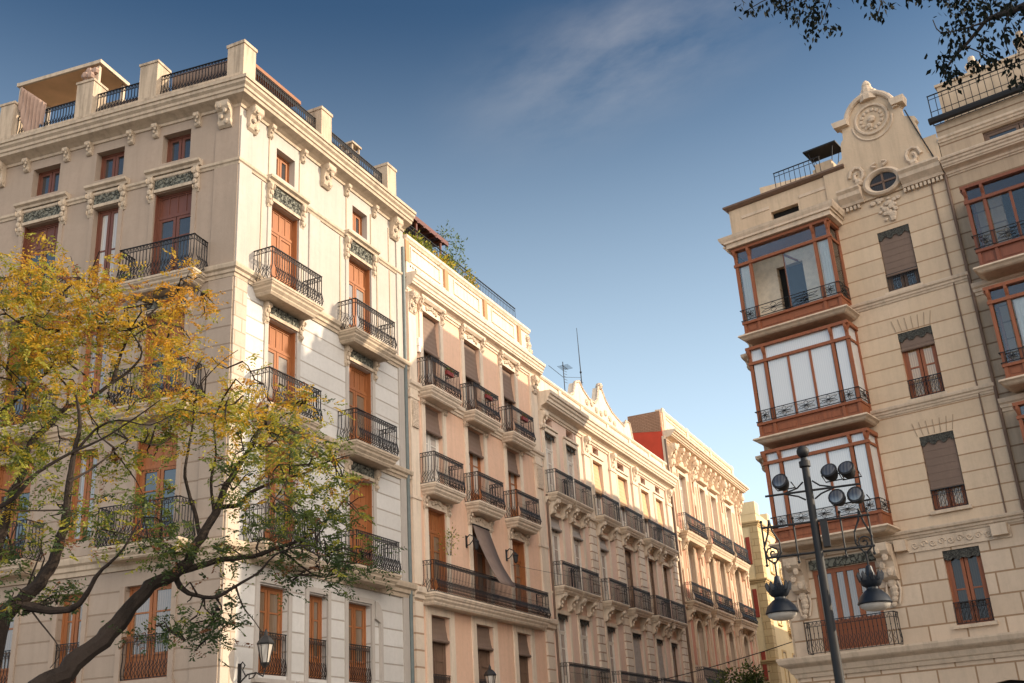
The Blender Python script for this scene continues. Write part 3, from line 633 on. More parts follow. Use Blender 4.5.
# ================================================================== rose house with rusticated pilasters (B3)
b3=empty('rose_apartment_house',FS.M,'long rose house with blocky pale pilasters and a crested parapet','building')
C3=[(20.38,21.65),(22.72,24.02),(25.95,27.2),(29.3,30.75),(32.85,34.1),(35.25,36.5)]
L3=[(12.5,15.25),(8.68,11.65),(4.7,7.65)]
w=MB(); wall(w,19.95,38.05,0,16.3,[(a,c,z0,z1) for a,c in C3 for z0,z1 in L3]+[(a+.25,c-.25,15.62,15.95) for a,c in C3],.27); w.obj('wall',m_b3w,b3)
core(19.95,38.05,.28,12,0,16.7).obj('body',m_dark,b3)
b=MB()
for a,c in C3:
    for z0,z1 in L3: b.mark(); surround(b,a,c,z0,z1,.16,.05)
    b.mark()
    b.box(a-.2,c+.2,-.01,.1,15.45,15.52)
    b.box(a-.28,a-.2,-.01,.04,12.5,15.4); b.box(c+.2,c+.28,-.01,.04,12.5,15.4)
b.obj('window_surround',m_b3t,b3)
for x0,x1 in ((24.75,25.45),(28.2,28.95),(31.4,32.15),(37.15,37.9)):
    b=MB(); b.box(x0,x1,-.01,.1,0,12.2); b.obj('pilaster',m_b3q,b3)
    b=MB(); b.box(x0,x1,-.01,.1,12.5,16.1); b.box(x0-.06,x1+.06,-.01,.14,12.2,12.5); b.box(x0-.05,x1+.05,-.01,.14,15.2,15.35); console(b,(x0+x1)/2,16.1,.36,.32,.75); b.obj('pilaster',m_b3t,b3)
b=MB(); b.box(19.98,20.2,-.01,.06,0,12.2); b.obj('pilaster',m_b3w,b3)
P3=[(19.95,0),(38.1,0)]
b=MB(); console(b,20.15,16.0,.34,.32,.75); b.obj('bracket',m_b3t,b3)
cornice(b3,P3,16.85,[(a*1.0,c*.9) for a,c in CORN],m_b3t)
cornice(b3,P3,12.3,BAND,m_b3t,'string_course'); cornice(b3,P3,8.45,THIN,m_b3t,'string_course'); cornice(b3,P3,4.5,BAND,m_b3t,'string_course')
b=MB(); b.box(19.96,38.05,-.35,.02,16.85,17.62); b.sweep([(19.96,.02),(38.05,.02)],[(-.35,17.6),(.04,17.6),(.1,17.66),(.1,17.74),(-.35,17.78)]); b.sweep([(19.96,.02),(38.05,.02)],[(-.1,16.85),(.08,16.85),(.06,17.0),(-.1,17.0)])
for x in (24.95,28.4,31.6,37.3,22.3,34.8): b.box(x,x+.28,-.01,.08,17.0,17.6)
b.obj('parapet',m_b3t,b3)
# crest: stepped curved gable on the parapet
cr_=[(23.7,17.75),(24.2,18.0),(24.55,18.65),(25.1,18.85),(25.5,18.55),(26.2,18.3),(27.0,18.3),(27.4,18.55),(27.75,19.35),(28.15,19.35),(28.6,18.9),(29.4,18.5),(30.2,18.35),(31.2,18.2),(31.6,18.6),(32.1,18.6),(32.4,17.75)]
b=MB(); b.ext(cr_,-.28,.03,'w'); b.obj('crest',m_b3t,b3)
b=MB(); b.tube([(p[0],.02,p[1]+.02) for p in cr_],.07,6)
for i in range(7): b.blob((25.9+i*.62,.05,18.05+.12*math.sin(i*1.9)),.17,7,sq=(1.2,.4,1))
b.blob((27.95,0,19.45),.2,8); b.obj('crest_moulding',m_carveb,b3)
for j,(a,c) in enumerate(C3):
    st='tran'; Wn(b3,I4,a,c,*L3[0],st,m_woodw,m_plit if j<2 else m_pcur,blind=0 if j<2 else .52,blindm=m_canvas)
    Wn(b3,I4,a,c,*L3[1],st,m_woodw if j<3 else m_woodk,m_pcur if j<3 else m_pwarm,blind=.16 if j<3 else 0,blindm=m_blindg)
    Wn(b3,I4,a,c,*L3[2],st,m_woodw if j<3 else m_woodk,m_pcur,blind=0 if j not in(3,4) else .8,blindm=m_blindg)
    # lambrequins
    for z1,ok in ((L3[2][1],1),(L3[0][1],j<2)):
        if ok:
            b=MB(); W=c-a-.04; n=9; zz=[.16+.10*math.sin(i*2.2) for i in range(n+1)]
            b.ext([(-W/2,0)]+[(-W/2+W*i/n,-z) for i,z in enumerate(zz)]+[(W/2,0)],-.02,.01,'w'); b.obj('lambrequin',m_valance,b3,T((a+c)/2,-.05,z1-.0))
BX=[(20.1,22.1),(22.2,24.25),(25.5,27.85),(28.65,31.2),(32.05,34.35),(34.45,36.9)]
for x0,x1 in BX:
    for z in (12.48,8.66): balcony(b3,T((x0+x1)/2,0,z),x1-x0,.56,.96,.24,.0,m_b3t,2 if x1-x0<2.2 else 2)
balcony(b3,T(22.35,0,4.72),4.6,.56,.95,.26,0,m_b3t); balcony(b3,T(28.5,0,4.72),5.2,.56,.95,.26,0,m_b3t); balcony(b3,T(34.4,0,4.72),5,.56,.95,.26,0,m_b3t)
chain(b3,[(20.0,.1,0),(20.0,.1,12.4)],.05,m_woodk,'downpipe')
mast=empty('antenna_mast',FS.M@T(27.95,-.9,16.7),'tall thin radio mast behind the crest of the rose house','antenna')
MB().tube([(0,0,0),(0,0,3.6),(-.05,0,6.1)],[.04,.028,.014],6).obj('mast',m_iron,mast)
b=MB(); b.tube([(-.25,0,3.2),(.2,0,3.2)],.012,4); b.tube([(0,-.2,2.6),(0,.2,2.6)],.012,4); b.blob((0,0,3.7),.06,6); b.obj('dipole',m_iron,mast)
an=empty('tv_antenna',FS.M@T(24.8,-.6,16.7),'comb shaped television antenna behind the left end of the crest','antenna')
MB().tube([(0,0,0),(0,0,3.2)],.022,6).obj('mast',m_iron,an)
b=MB(); b.tube([(-.1,0,3.0),(.6,0,3.0)],.015,4)
for i in range(6): b.tube([(-.05+i*.12,-.28,3.0),(-.05+i*.12,.28,3.0)],.01,4); b.tube([(.05,0,2.2+i*.14),(.42,0,2.25+i*.14)],.01,4)
b.obj('elements',m_iron,an)
b=MB(); b.tube([(22.0,-.2,18.75),(24.2,-.4,18.9),(27.9,-.9,20.1)],.012,4); tag(b.obj('roof_cable',m_iron,None,FS.M),'thin cable strung between the two antennas above the rose parapet','cable')

# ================================================================== ornate house (B4)
b4=empty('ornate_apartment_house',FS.M,'ornate cream and terracotta house with pointed arch windows and a deep bracketed cornice','building')
C4=[(40.25,41.7),(44.55,45.8),(47.1,48.4),(50.75,52.15)]
L4=[(14.0,17.72,17.3),(10.15,13.72,13.1),(6.6,9.33,8.7)]
w=MB(); wall(w,38.1,54.6,0,19.3,[(a,c,z0,z1,sp) if i else (a,c,z0,z1) for a,c in C4 for i,(z0,z1,sp) in enumerate(L4)],.27); w.obj('wall',m_b4w,b4)
core(38.12,54.6,.28,13,0,17.4).obj('body',m_dark,b4); core(38.14,54.58,.3,1.9,17.3,20.3).obj('attic',m_b4w,b4)
b=MB(); b.box(38.06,38.12,-2.0,-.0,16.7,19.95); b.obj('party_wall',m_red,b4)
b=MB(); b.ext([(-.02,19.7),(-.02,20.95),(-1.98,20.95),(-1.98,19.95)],38.05,38.3,'x'); b.obj('upper_party_wall',m_brick,b4)
b=MB(); b.box(38.0,38.28,-.04,.12,0,19.4); b.obj('end_pilaster',m_b4t,b4)
b=MB()
for i,(a,c) in enumerate(C4):
    for k,(z0,z1,sp) in enumerate(L4):
        b.mark()
        if k:
            ar=arc_pts(a-.0,c+.0,sp,z1,10); b.tube([(a,.04,z0)]+[(p[0],.04,p[1]) for p in ar]+[(c,.04,z0)],.07,6)
            ar=arc_pts(a-.28,c+.28,sp,z1+.35,10); b.tube([(a-.28,.03,sp-1)]+[(p[0],.03,p[1]) for p in ar]+[(c+.28,.03,sp-1)],.06,6)
            b.blob(((a+c)/2,.08,z1+.3),.2,8,sq=(1,.6,1.2))
        else:
            surround(b,a,c,z0,z1,.16,.07); b.sweep([(a-.3,.04),(c+.3,.04)],[(0,z1+.3),(.2,z1+.34),(.24,z1+.45),(0,z1+.5)]); b.blob(((a+c)/2,.1,z1+.62),.26,8,sq=(1.4,.5,.8))
b.obj('window_surround',m_b4t,b4)
b=MB()
for x0,x1 in ((38.35,39.0),(42.6,43.3),(49.2,49.9),(53.6,54.5)):
    for z0,z1 in ((0,9.9),(10.1,13.6),(14.0,18.3)):
        b.mark(); b.box(x0,x0+.14,-.01,.12,z0,z1); b.box(x1-.14,x1,-.01,.12,z0,z1); b.box(x0-.05,x1+.05,-.01,.16,z1-.16,z1); b.box(x0-.05,x1+.05,-.01,.16,z0,z0+.2)
        b.blob(((x0+x1)/2,.08,z0+(z1-z0)*.6),.2,8,sq=(.8,.5,2.2))
    b.mark(); console(b,(x0+x1)/2,19.0,.5,.6,1.3)
b.obj('pilaster',m_b4t,b4)
b=MB()
for x0,x1 in ((39.2,39.9),(42.1,42.5),(43.45,44.1),(46.15,46.8),(48.8,49.1),(50.0,50.4),(52.55,53.3),(38.5,38.85),(42.75,43.15),(49.35,49.75),(53.8,54.3)):
    for z0,z1 in ((6.8,9.4),(10.4,13.3),(14.3,17.6)): b.mark(); b.box(x0,x1,-.01,.02,z0,z1)
b.obj('terracotta_panel',m_b4r,b4)
cornice(b4,[(38.15,0),(54.75,0),(54.75,-6)],19.75,[(a*1.25,c*.62) for a,c in CORN],m_b4t)
for i in range(14): 
    x=39.3+i*1.15; cbr(b4,I4,x,19.15,.3,.55,.8,m_b4t)
b=MB(); b.box(38.3,54.55,-.35,0.0,19.75,20.95); b.sweep([(38.3,0),(54.55,0)],[(-.35,20.9),(.04,20.9),(.1,21.0),(.1,21.1),(-.35,21.12)])
for x in (38.4,43.2,48.5,54.0): b.box(x,x+.45,-.01,.08,19.78,21.2)
for x0 in (39.2,44.0,49.3): 
    for z in (20.05,20.7): b.box(x0,x0+3.8,-.01,.04,z,z+.08)
b.obj('parapet',m_b4t,b4)
cornice(b4,[(38.15,0),(54.7,0)],14.0,BAND,m_b4t,'string_course'); cornice(b4,[(38.15,0),(54.7,0)],10.1,BAND,m_b4t,'string_course')
for j,(a,c) in enumerate(C4):
    Wn(b4,I4,a,c,14.0,17.72,'tran',m_woodw,m_plit,.2)
    Wn(b4,I4,a,c,10.15,13.72,'arch',m_woodw,m_plit,.25); Wn(b4,I4,a,c,6.6,9.33,'arch',m_woodw,m_pcur,.25)
for x0,x1 in ((38.9,43.0),(43.9,49.2),(49.6,53.4)):
    balcony(b4,T((x0+x1)/2,0,14.02),x1-x0,.62,1.0,.42,.1,m_b4t,2,carv=m_b4t); 
for x0,x1 in ((38.5,42.4),(43.2,47.3),(48.9,53.2)): balcony(b4,T((x0+x1)/2,0,10.08),x1-x0,.62,1.0,.42,.1,m_b4t,2,carv=m_b4t)
balcony(b4,T(41,0,5.6),4.2,.62,1.0,.42,.1,m_b4t)
chain(b4,[(38.02,.16,0),(38.02,.16,19.2)],.07,m_woodk,'downpipe')

# ================================================================== yellow house (B8)
b8=empty('yellow_apartment_house',FS.M,'distant yellow house with ochre quoins and narrow red shutters ending the row','building')
w=MB(); w.box(60,84,-12,0,0,19.0); w.obj('wall',m_b8,b8)
b=MB(); b.box(59.95,60.9,-.55,.04,0,17.9); b.obj('quoin',m_b8q,b8)
for z in (18.3,14.1,8.4): b=MB(); b.sweep([(60,-12),(60,0),(84,0)],[(a*1.3,z+c) for a,c in BAND]); b.obj('string_course',m_b8t,b8)
b=MB(); b.box(59.98,84,-12,.02,18.3,18.9); b.box(59.95,61.2,-1.2,.05,18.9,19.8); b.box(64,64.8,-.5,.05,18.9,19.6); b.obj('parapet',m_b8,b8)
for z0 in (15.2,11.4,7.0,3.5):
    b=MB(); b.box(59.93,60.0,-.98,-.68,z0,z0+2.0); b.obj('shutter',m_shut,b8)
    b=MB(); b.box(59.93,60.0,-3.4,-2.9,z0,z0+2.0); b.obj('shutter',m_shut,b8)
    for x in (62.6,66.2,70,74):
        b=MB(); surround(b,x,x+1.1,z0-.3,z0+2.1,.14,.05); b.box(x-.1,x+1.2,-.01,.14,z0-.42,z0-.3); b.obj('window_surround',m_b8t,b8)
        Wn(b8,I4,x,x+1.1,z0-.3,z0+2.1,'plain',m_woodk,m_pdark,-.02)
for z in (14.6,10.9):
    for x in (66.75,70.6): balcony(b8,T(x,0,z),2.0,.6,.95,.2,0,m_b8t)

# ================================================================== house on the right (B5)
b5=empty('oriel_apartment_house',FB.M,'buff stucco house with three stacked red brown oriels under a scrolled roof gable','building')
WB=[(4.15,5.1,14.2,16.17),(4.15,5.12,10.88,12.9),(4.17,5.1,7.68,9.78),(4.16,5.12,4.65,6.6)]
w=MB(); wall(w,-.4,6.42,7.2,17.35,WB[:3]+[(.9,1.75,14.0,16.1)],.2,mi=0); w.obj('wall',m_b5,b5)
w=MB(); wall(w,-.4,6.42,0,7.2,[WB[3],(.49,2.32,4.4,6.62),(4.3,6.0,.3,3.2,2.6),(1.0,3.0,.3,3.2,2.6)],.2); w.obj('lower_wall',m_b5l,b5)
w=MB(); wall(w,-.4,6.42,17.35,18.7,[(1.0,1.93,17.72,18.07)],.2); w.obj('attic_wall',m_b5u,b5)
core(-.39,6.4,.22,14,0,18.5).obj('body',m_dark,b5)
b=MB(); b.box(-.42,-.35,-14,0,0,18.6); b.obj('side_wall',m_b5u,b5)
P5=[(-.4,-5),(-.4,0),(6.42,0)]
for z,m,pr in ((14.12,m_b5t,.75),(10.8,m_b5t,.75),(7.28,m_b5t,1.0)): cornice(b5,P5,z,[(a*pr,c*.7) for a,c in BAND],m,'string_course')
cornice(b5,P5,4.3,[(-.02,-.55),(.06,-.55),(.1,-.45),(.14,-.42),(.2,-.28),(.34,-.2),(.38,-.16),(.42,-.05),(.42,0),(-.02,.02)],m_b5t,'string_course')
b=MB(); b.sweep([(-.4,-5),(-.4,0),(3.6,0)],[(-.1,18.6),(.08,18.64),(.16,18.7),(.16,18.76),(-.1,18.8)]); b.obj('roof_edge',m_woodk,b5)
cornice(b5,[(-.4,-4),(-.4,0),(3.3,0)],17.3,[(a*.45,c*.35) for a,c in CORN],m_b5t)
for x0,x1 in ((3.3,4.0),(5.2,6.4)): b=MB(); b.sweep([(x0,-.01),(x0,.03),(x1,.03),(x1,-.01)][1:3],[(-.02,17.28),(.1,17.28),(.14,17.36),(.3,17.5),(.32,17.62),(.4,17.7),(.4,17.76),(-.02,17.78)]); \
    [b.box(x0+i*.12,x0+i*.12+.07,-.01,.12,17.14,17.26) for i in range(int((x1-x0)/.12))]; b.obj('cornice',m_b5t,b5)
b=MB(); b.mark(); b.box(-.0,.98,.0,.025,18.2,18.3); b.mark(); b.box(2.0,3.2,.0,.025,18.2,18.3); b.obj('fillet',m_b5t,b5)
# joint channels flanking the window bay (two vertical grooves) as thin raised pipes
chain(b5,[(5.98,.03,7.3),(5.98,.03,17.2)],.02,m_woodk,'cable_duct')
chain(b5,[(6.42,.07,4.3),(6.42,.07,17.6)],.045,m_woodk,'downpipe')
chain(b5,[(6.38,.08,17.4),(5.9,.1,19.1),(5.72,.1,19.8)],.02,m_irond,'cable_duct')
# gable
GP=[(2.9,18.7),(3.3,18.78),(3.58,19.0),(3.62,19.5),(3.72,19.62),(3.75,19.95),(3.62,20.02),(3.62,20.16),(3.95,20.2)]+[(4.7-.74*math.cos(t),20.0+.78*math.sin(t)) for t in [.35,.6,.9,1.2,1.57,1.94,2.24,2.54,2.8]]+[(5.3,20.25),(5.68,20.25),(5.68,20.08),(5.6,20.0),(5.62,19.65),(5.95,19.5),(5.98,19.38),(5.92,19.3),(6.0,18.6),(6.08,18.15),(6.3,18.0),(6.42,17.75),(6.42,17.3),(2.9,17.3)]
b=MB()
ring=[(4.66+.60*math.cos(2*math.pi*k/24),17.72+.44*math.sin(2*math.pi*k/24)) for k in range(24)]
b.ext(GP,-.2,.06,'w'); b.obj('gable',m_b5u,b5)
b=MB(); b.ext([(3.55,20.0),(3.98,20.0),(3.98,20.2),(3.5,20.2)],-.1,.25,'w'); b.ext([(5.4,20.05),(5.75,20.05),(5.8,20.28),(5.35,20.28)],-.15,.25,'w')
b.tube([(4.7-.78*math.cos(t),.1,20.0+.82*math.sin(t)) for t in [i*math.pi/14 for i in range(15)]],.09,8)
b.tube([(4.7-.5*math.cos(t),.08,19.93+.5*math.sin(t)) for t in [i*2*math.pi/20 for i in range(21)]],.05,6)
b.tube([(4.7-.62*math.cos(t),.07,19.85-.62*math.sin(t)) for t in [i*math.pi/14 for i in range(15)]],.035,6)
for i in range(14): t=i*2*math.pi/14; b.blob((4.7-.32*math.cos(t),.07,19.93+.32*math.sin(t)),.09,6,sq=(.7,.5,.7))
b.blob((4.7,.1,19.93),.13,8,sq=(1,.7,1)); b.blob((4.62,.09,19.72),.1,6)
b.lathe((4.72,-.05,20.7),[(.30,-.1),(.30,.06),(.22,.14),(.21,.3),(.14,.45),(.15,.5),(.10,.62),(.05,.68),(0,.7)],10); b.blob((4.58,0,20.85),.15,6); b.blob((4.9,0,20.85),.14,6)
for sx,cx in ((-1,3.95),(1,5.65)):      # side volutes
    b.mark()
    b.tube([(cx+sx*.26*(1-t*.07)*math.cos(t*.7),.09,18.2+.34*(1-t*.07)*math.sin(t*.7)) for t in range(12)],.06,6)
    b.blob((cx,.1,17.95),.14,6)
b.obj('gable_carving',m_b5t,b5)
b=MB()
vs=[];n=28
for k in range(n):
    t=2*math.pi*k/n
    for rr,ww in ((.40,.05),(.42,.16),(.50,.22),(.58,.18),(.61,.05)): vs.append((4.66+rr*1.02*math.cos(t),ww,17.72+rr*.75*math.sin(t)))
b.add(vs,[(k*5+a,((k+1)%n)*5+a,((k+1)%n)*5+a+1,k*5+a+1) for k in range(n) for a in range(4)])
for s in (-1,1): b.tube([(4.66+s*(.1+.14*math.sin(t*.8)),.14,18.25+.12*t*.3) for t in range(5)],.04,6)
b.obj('oval_window_surround',m_b5t,b5,smooth=True)
b=MB(); b.ext([(4.66+.41*math.cos(2*math.pi*k/24),17.72+.30*math.sin(2*math.pi*k/24)) for k in range(24)],.05,.075,'w'); o5=b.obj('oval_window',m_pblack,b5)
b=MB(); b.box(4.63,4.69,.07,.1,17.43,18.0); b.box(4.27,5.05,.072,.1,17.69,17.75); b.obj('glazing_bar',m_woodk,o5)
b=MB(); r=random.Random(3)
for i in range(34):
    t=i/34; b.blob((4.6+r.uniform(-.42,.42)*(1-t*.6),.05,17.2-.75*t),.06*r.uniform(.7,1.4),6,sq=(1.3,.5,1))
b.obj('carved_cartouche',m_b5t,b5)
# windows
st=['plain','mid','mid','mid']
for i,(x0,x1,z0,z1) in enumerate(WB):
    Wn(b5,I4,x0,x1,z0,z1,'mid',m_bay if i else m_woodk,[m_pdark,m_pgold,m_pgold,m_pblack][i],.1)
    b=MB(); b.box(x0-.08,x1+.08,-.01,.1,z0-.09,z0); b.obj('sill',m_b5t,b5)
    grille(b5,I4,x0+.03,x1-.03,z0+.02,.55)
    if i<3:
        b=MB(); W=x1-x0; n=12; L=[1.42,.52,1.48][i]
        b.ext([(-W/2,0)]+[(-W/2+W*k/n,-.22-.06*math.sin(k*1.7)) for k in range(n+1)]+[(W/2,0)],-.05,-.02,'w'); b.obj('lambrequin',m_valance,b5,T((x0+x1)/2,0,z1))
        b=MB(); k_=int(L/.1)
        for k in range(k_): b.box(-W/2+.02,W/2-.02,-.09,-.055 if k%2 else -.062,-(k+1)*L/k_,-k*L/k_)
        b.tube([(-W/2+.02,-.05,-L),(W/2-.02,-.05,-L)],.045,8); b.obj('blind',m_blind,b5,T((x0+x1)/2,0,z1))
    else:
        b=MB(); W=x1-x0; n=12; b.ext([(-W/2,0)]+[(-W/2+W*k/n,-.2-.07*abs(math.sin(k*1.0))) for k in range(n+1)]+[(W/2,0)],-.06,-.03,'w'); b.obj('lambrequin',m_valance,b5,T((x0+x1)/2,0,z1))
# flat-arch voussoirs over the windows
b=MB()
for z in (12.93,9.81):
    b.mark()
    for k in range(-3,4):
        x=4.62+k*.16; b.tube([(x,.012,z+.0),(4.62+k*.19,.012,z+.40)],.009,4)
b.obj('voussoir_joint',m_joint,b5)
# carved frieze and consoles below the first oriel
b=MB(); b.box(3.3,6.0,-.01,.05,6.68,7.02); b.obj('carved_frieze',m_b5t,b5)
b=MB(); r=random.Random(9)
for i in range(11):
    cx=3.5+i*.24; s=1 if i%2 else -1; b.tube([(cx+.1*(1-t*.09)*math.cos(t*.8),.06,6.86+s*.11*(1-t*.09)*math.sin(t*.8)) for t in range(10)],.02,5)
b.mark(); b.box(2.98,3.3,-.01,.22,6.75,7.05); b.mark(); b.box(5.55,5.95,-.01,.22,6.75,7.05); b.obj('frieze_scrollwork',m_b5t,b5)
b=MB()
for cx in (.14,2.72):
    b.mark(); console(b,cx,6.98,.42,.7,.95)
    for i in range(5): b.blob((cx+.04*math.sin(i),.12,5.95-.14*i),.12-.012*i,7,sq=(1.1,.6,1))
    for s in (-1,1): b.tube([(cx+s*(.14+.05*math.sin(t*.8)),.08,6.0-.12*t) for t in range(6)],.035,6)
b.obj('console',m_b5t,b5)
# large door of the first floor with its frieze and balcony rail
b=MB(); x0,x1,z0,z1=.49,2.32,4.4,6.62
for a,c in ((x0,x0+.1),(x1-.1,x1),(x0+.52,x0+.66),(x1-.66,x1-.52),(1.36,1.45)): b.box(a,c,-.12,-.03,z0,z1)
b.box(x0,x1,-.12,-.02,z1-.12,z1); b.box(x0,x1,-.12,-.025,z0,z0+.1)
for a,c in ((x0+.1,x0+.52),(x0+.66,1.36),(1.45,x1-.66),(x1-.52,x1-.1)):
    b.box(a,c,-.1,-.05,z0+.1,z0+.72); b.box(a,c,-.11,-.03,z0+.72,z0+.8)
od=b.obj('window',m_bay,b5); MB().box(x0+.1,x1-.1,-.085,-.075,z0+.8,z1-.12).obj('pane',m_pwarm,od)
b=MB(); b.box(.45,2.36,-.01,.1,6.64,6.9); b.obj('carved_lintel',m_frieze,b5)
b=MB(); rail_bars(b,[(.15,0),(.15,.34),(2.68,.34),(2.68,0)],.86,.03,.12,.01); b.obj('railing',m_iron,b5,T(0,0,4.32))
# oriels
def oriel(parent,Mx,x0,x1,zb,zp,zr,zt,zh,dep,nmid,gm=None,openleaf=False,inter=True,curt=(1,1,1,1,1),leaf_x=None,seed=0,led=True,wm=m_bay):
    """timber oriel: part > sub-parts. zb bottom, zp top of panel, zr rail, zt transom, zh head"""
    P=.09; b=MB(); fr=[x0,x0+.42,x1-.62,x1-P]; 
    W=x1-x0; s=.46; posts=[x0,x0+s,x1-s-P,x1-P]
    for x in posts: b.box(x,x+P,dep-P,dep,zb,zh)
    n=nmid; mid0,mid1=posts[1]+P,posts[2]
    mull=[mid0+(mid1-mid0)*i/n for i in range(1,n)]
    for x in mull:
        if openleaf and x==mull[0]: continue
        b.box(x-.035,x+.035,dep-.08,dep-.015,zp,zt)
    b.box(x0-.03,x1+.03,dep-.1,dep+.03,zt-.045,zt+.045); b.box(x0-.05,x1+.05,dep-.1,dep+.06,zh-.09,zh); b.box(x0-.03,x1+.03,dep-.1,dep+.035,zp-.05,zp+.03); b.box(x0-.02,x1+.02,dep-.1,dep+.03,zb,zb+.07)
    b.box(x0,x1,.0,dep-.1,zb,zb+.07); b.box(x0-.04,x1+.04,0,dep-.1,zh-.09,zh+.03)
    for x in posts[:1]+posts[3:]:
        b.box(x,x+P,.0,P,zb,zh); b.box(x+.01,x+P-.01,P,dep-P,zt-.04,zt+.04); b.box(x+.02,x+P-.02,P,dep-P,zb+.07,zp); b.box(x+.0,x+P,P,dep-P,zp-.04,zp+.03)
    segs=[(posts[0]+P,posts[1]),(mid0,mid1),(posts[2]+P,posts[3])]
    for a,c in segs: b.box(a,c,dep-.07,dep-.045,zb+.07,zp-.05)
    k=[(segs[0])]+[(mid0+(mid1-mid0)*i/n,mid0+(mid1-mid0)*(i+1)/n) for i in range(n)]+[segs[2]]
    for a,c in k:      # raised panels
        b.box(a+.07,c-.07,dep-.045,dep-.03,zb+.14,zp-.12)
    for x in posts:    # little corbels at the head
        b.ext([(dep,zh-.09),(dep+.1,zh-.09),(dep+.09,zh-.2),(dep+.04,zh-.3),(dep,zh-.36)],x+.01,x+P-.01,'x')
    for side in (x0-.0,x1-P): b.ext([(side-.08 if side==x0 else side+P+.08,zh-.09),(side+P*.5,zh-.09),(side+P*.5,zh-.4)],dep-.09,dep-.02,'w')
    o=b.obj('oriel',wm,parent,Mx)
    g=MB()
    for a,c in k:
        if openleaf and (a,c) in k[1:2]: continue
        g.box(a+.03,c-.03,dep-.055,dep-.048,zp+.03,zt-.045)
    for a,c in segs: g.box(a,c,dep-.055,dep-.048,zt+.045,zh-.09)
    for x in (x0+.04,x1-.05): g.box(x,x+.006,P,dep-P,zp+.03,zt-.04); g.box(x,x+.006,P,dep-P,zt+.04,zh-.09)
    g.obj('pane',gm or m_glass,o)
    r=MB()
    for a,c in k+[None]:
        break
    edge=dep+.05; path=[(x0-.03,.1),(x0-.03,edge),(x1+.03,edge),(x1+.03,.1)]
    for i in range(3):
        A=Vector(path[i]);B_=Vector(path[i+1])
        for z in (zr,zp+.06): r.tube([(A.x,A.y,z),(B_.x,B_.y,z)],.014,5)
    def rose(cx,cw,dx,dw,hw):
        zc=(zr+zp+.06)/2; hh=(zr-zp-.06)/2
        for q in range(6):
            t=q*math.pi/3+.52; r.tube([(cx+dx*.02*math.cos(t),cw+dw*.02,zc),(cx+dx*hw*.55*math.cos(t+.35),cw+dw*hw*.55*math.cos(t+.35),zc+hh*.55*math.sin(t+.35)),(cx+dx*hw*.92*math.cos(t),cw+dw*hw*.92*math.cos(t),zc+hh*.92*math.sin(t)),(cx+dx*hw*.55*math.cos(t-.35),cw+dw*hw*.55*math.cos(t-.35),zc+hh*.55*math.sin(t-.35)),(cx,cw,zc)],.009,4)
        for s_ in (-1,1): r.tube([(cx+s_*dx*hw,cw+s_*dw*hw,zp+.05),(cx+s_*dx*hw,cw+s_*dw*hw,zr)],.012,4)
        r.blob((cx,cw,zc),.035,6)
    for a,c in k: rose((a+c)/2,edge,1,0,(c-a)/2)
    rose(x1+.03,.5,0,1,.36)
    r.obj('railing',m_iron,o)
    if inter and gm is None:
        c_=MB()
        for i,(a,c) in enumerate(k):
            if curt[i%len(curt)]:
                n_=max(3,int((c-a)/.05)); vs=[]
                for q in range(n_+1):
                    xx=a+.04+(c-a-.08)*q/n_; ww=dep-.11+.007*(1 if q%2 else -1); vs+=[(xx,ww,zp),(xx,ww,zt-.05)]
                c_.add(vs,[(2*q,2*q+2,2*q+3,2*q+1) for q in range(n_)])
        if c_.v: c_.obj('curtain',m_curt,o)
    if openleaf:       # one leaf swung inwards
        a,c=k[1]; lb=MB(); L=(c-a)
        lb.box(-.02,.02,-.04,0,0,zt-zp-.08); lb.box(-.02,.02,-L,-L+.05,0,zt-zp-.08); lb.box(-.02,.02,-L,0,zt-zp-.14,zt-zp-.08); lb.box(-.02,.02,-L,0,0,.06)
        lo_=lb.obj('open_leaf',wm,o,T(k[2][0],dep-.09,zp+.04)@Matrix.Rotation(R(-12),4,'Z'))
    if led:
        l=MB(); l.add([(x0-.16-e,-.0,z) if j==0 else ((x0-.16-e,dep+.16+e,z) if j==1 else ((x1+.16+e,dep+.16+e,z) if j==2 else (x1+.16+e,0,z))) for e,z in ((0,zb),(.02,zb-.05),(-.05,zb-.09),(-.10,zb-.14),(-.16,zb-.17)) for j in range(4)],[(4*i+a,4*i+a+1,4*i+a+5,4*i+a+4) for i in range(4) for a in range(3)]+[(0,1,2,3),(19,18,17,16)])
        l.obj('oriel_base',m_b5t,o)
    return o
b=MB(); b.box(-.0,.88,.0,.012,13.95,16.7); b.box(1.75,2.95,.0,.012,13.95,16.7); b.box(.88,1.75,.0,.012,16.1,16.7); b.obj('inner_wall',m_cream,b5)
oriel(b5,I4,-.12,3.02,13.84,14.25,14.66,16.2,16.78,.86,2,openleaf=True,curt=(1,0,0,1,1))
oriel(b5,I4,-.12,3.02,10.54,10.98,11.36,12.9,13.42,.86,3,gm=m_pbay)
oriel(b5,I4,-.12,3.02,7.4,7.79,8.15,9.77,10.14,.86,3,gm=m_pbay)
b=MB(); b.box(-.25,3.2,0,1.02,16.8,16.95); b.box(-.3,3.25,0,1.08,16.95,17.02); b.sweep([(-.35,-.4),(-.35,1.0),(3.25,1.0),(3.25,0)],[(-.2,17.02),(.05,17.02),(.1,17.12),(.12,17.2),(-.2,17.26)]); b.obj('oriel_roof',m_b5t,b5)
for z in (13.35,10.1): 
    b=MB(); console(b,-.32,z,.24,.7,.4); b.obj('bracket',m_b5t,b5)
MB().box(.85,1.8,-.2,-.17,14.0,16.2).obj('inner_doorway',m_dark,b5)
b=MB(); b.box(.9,2.1,-.16,-.12,14.0,16.15)
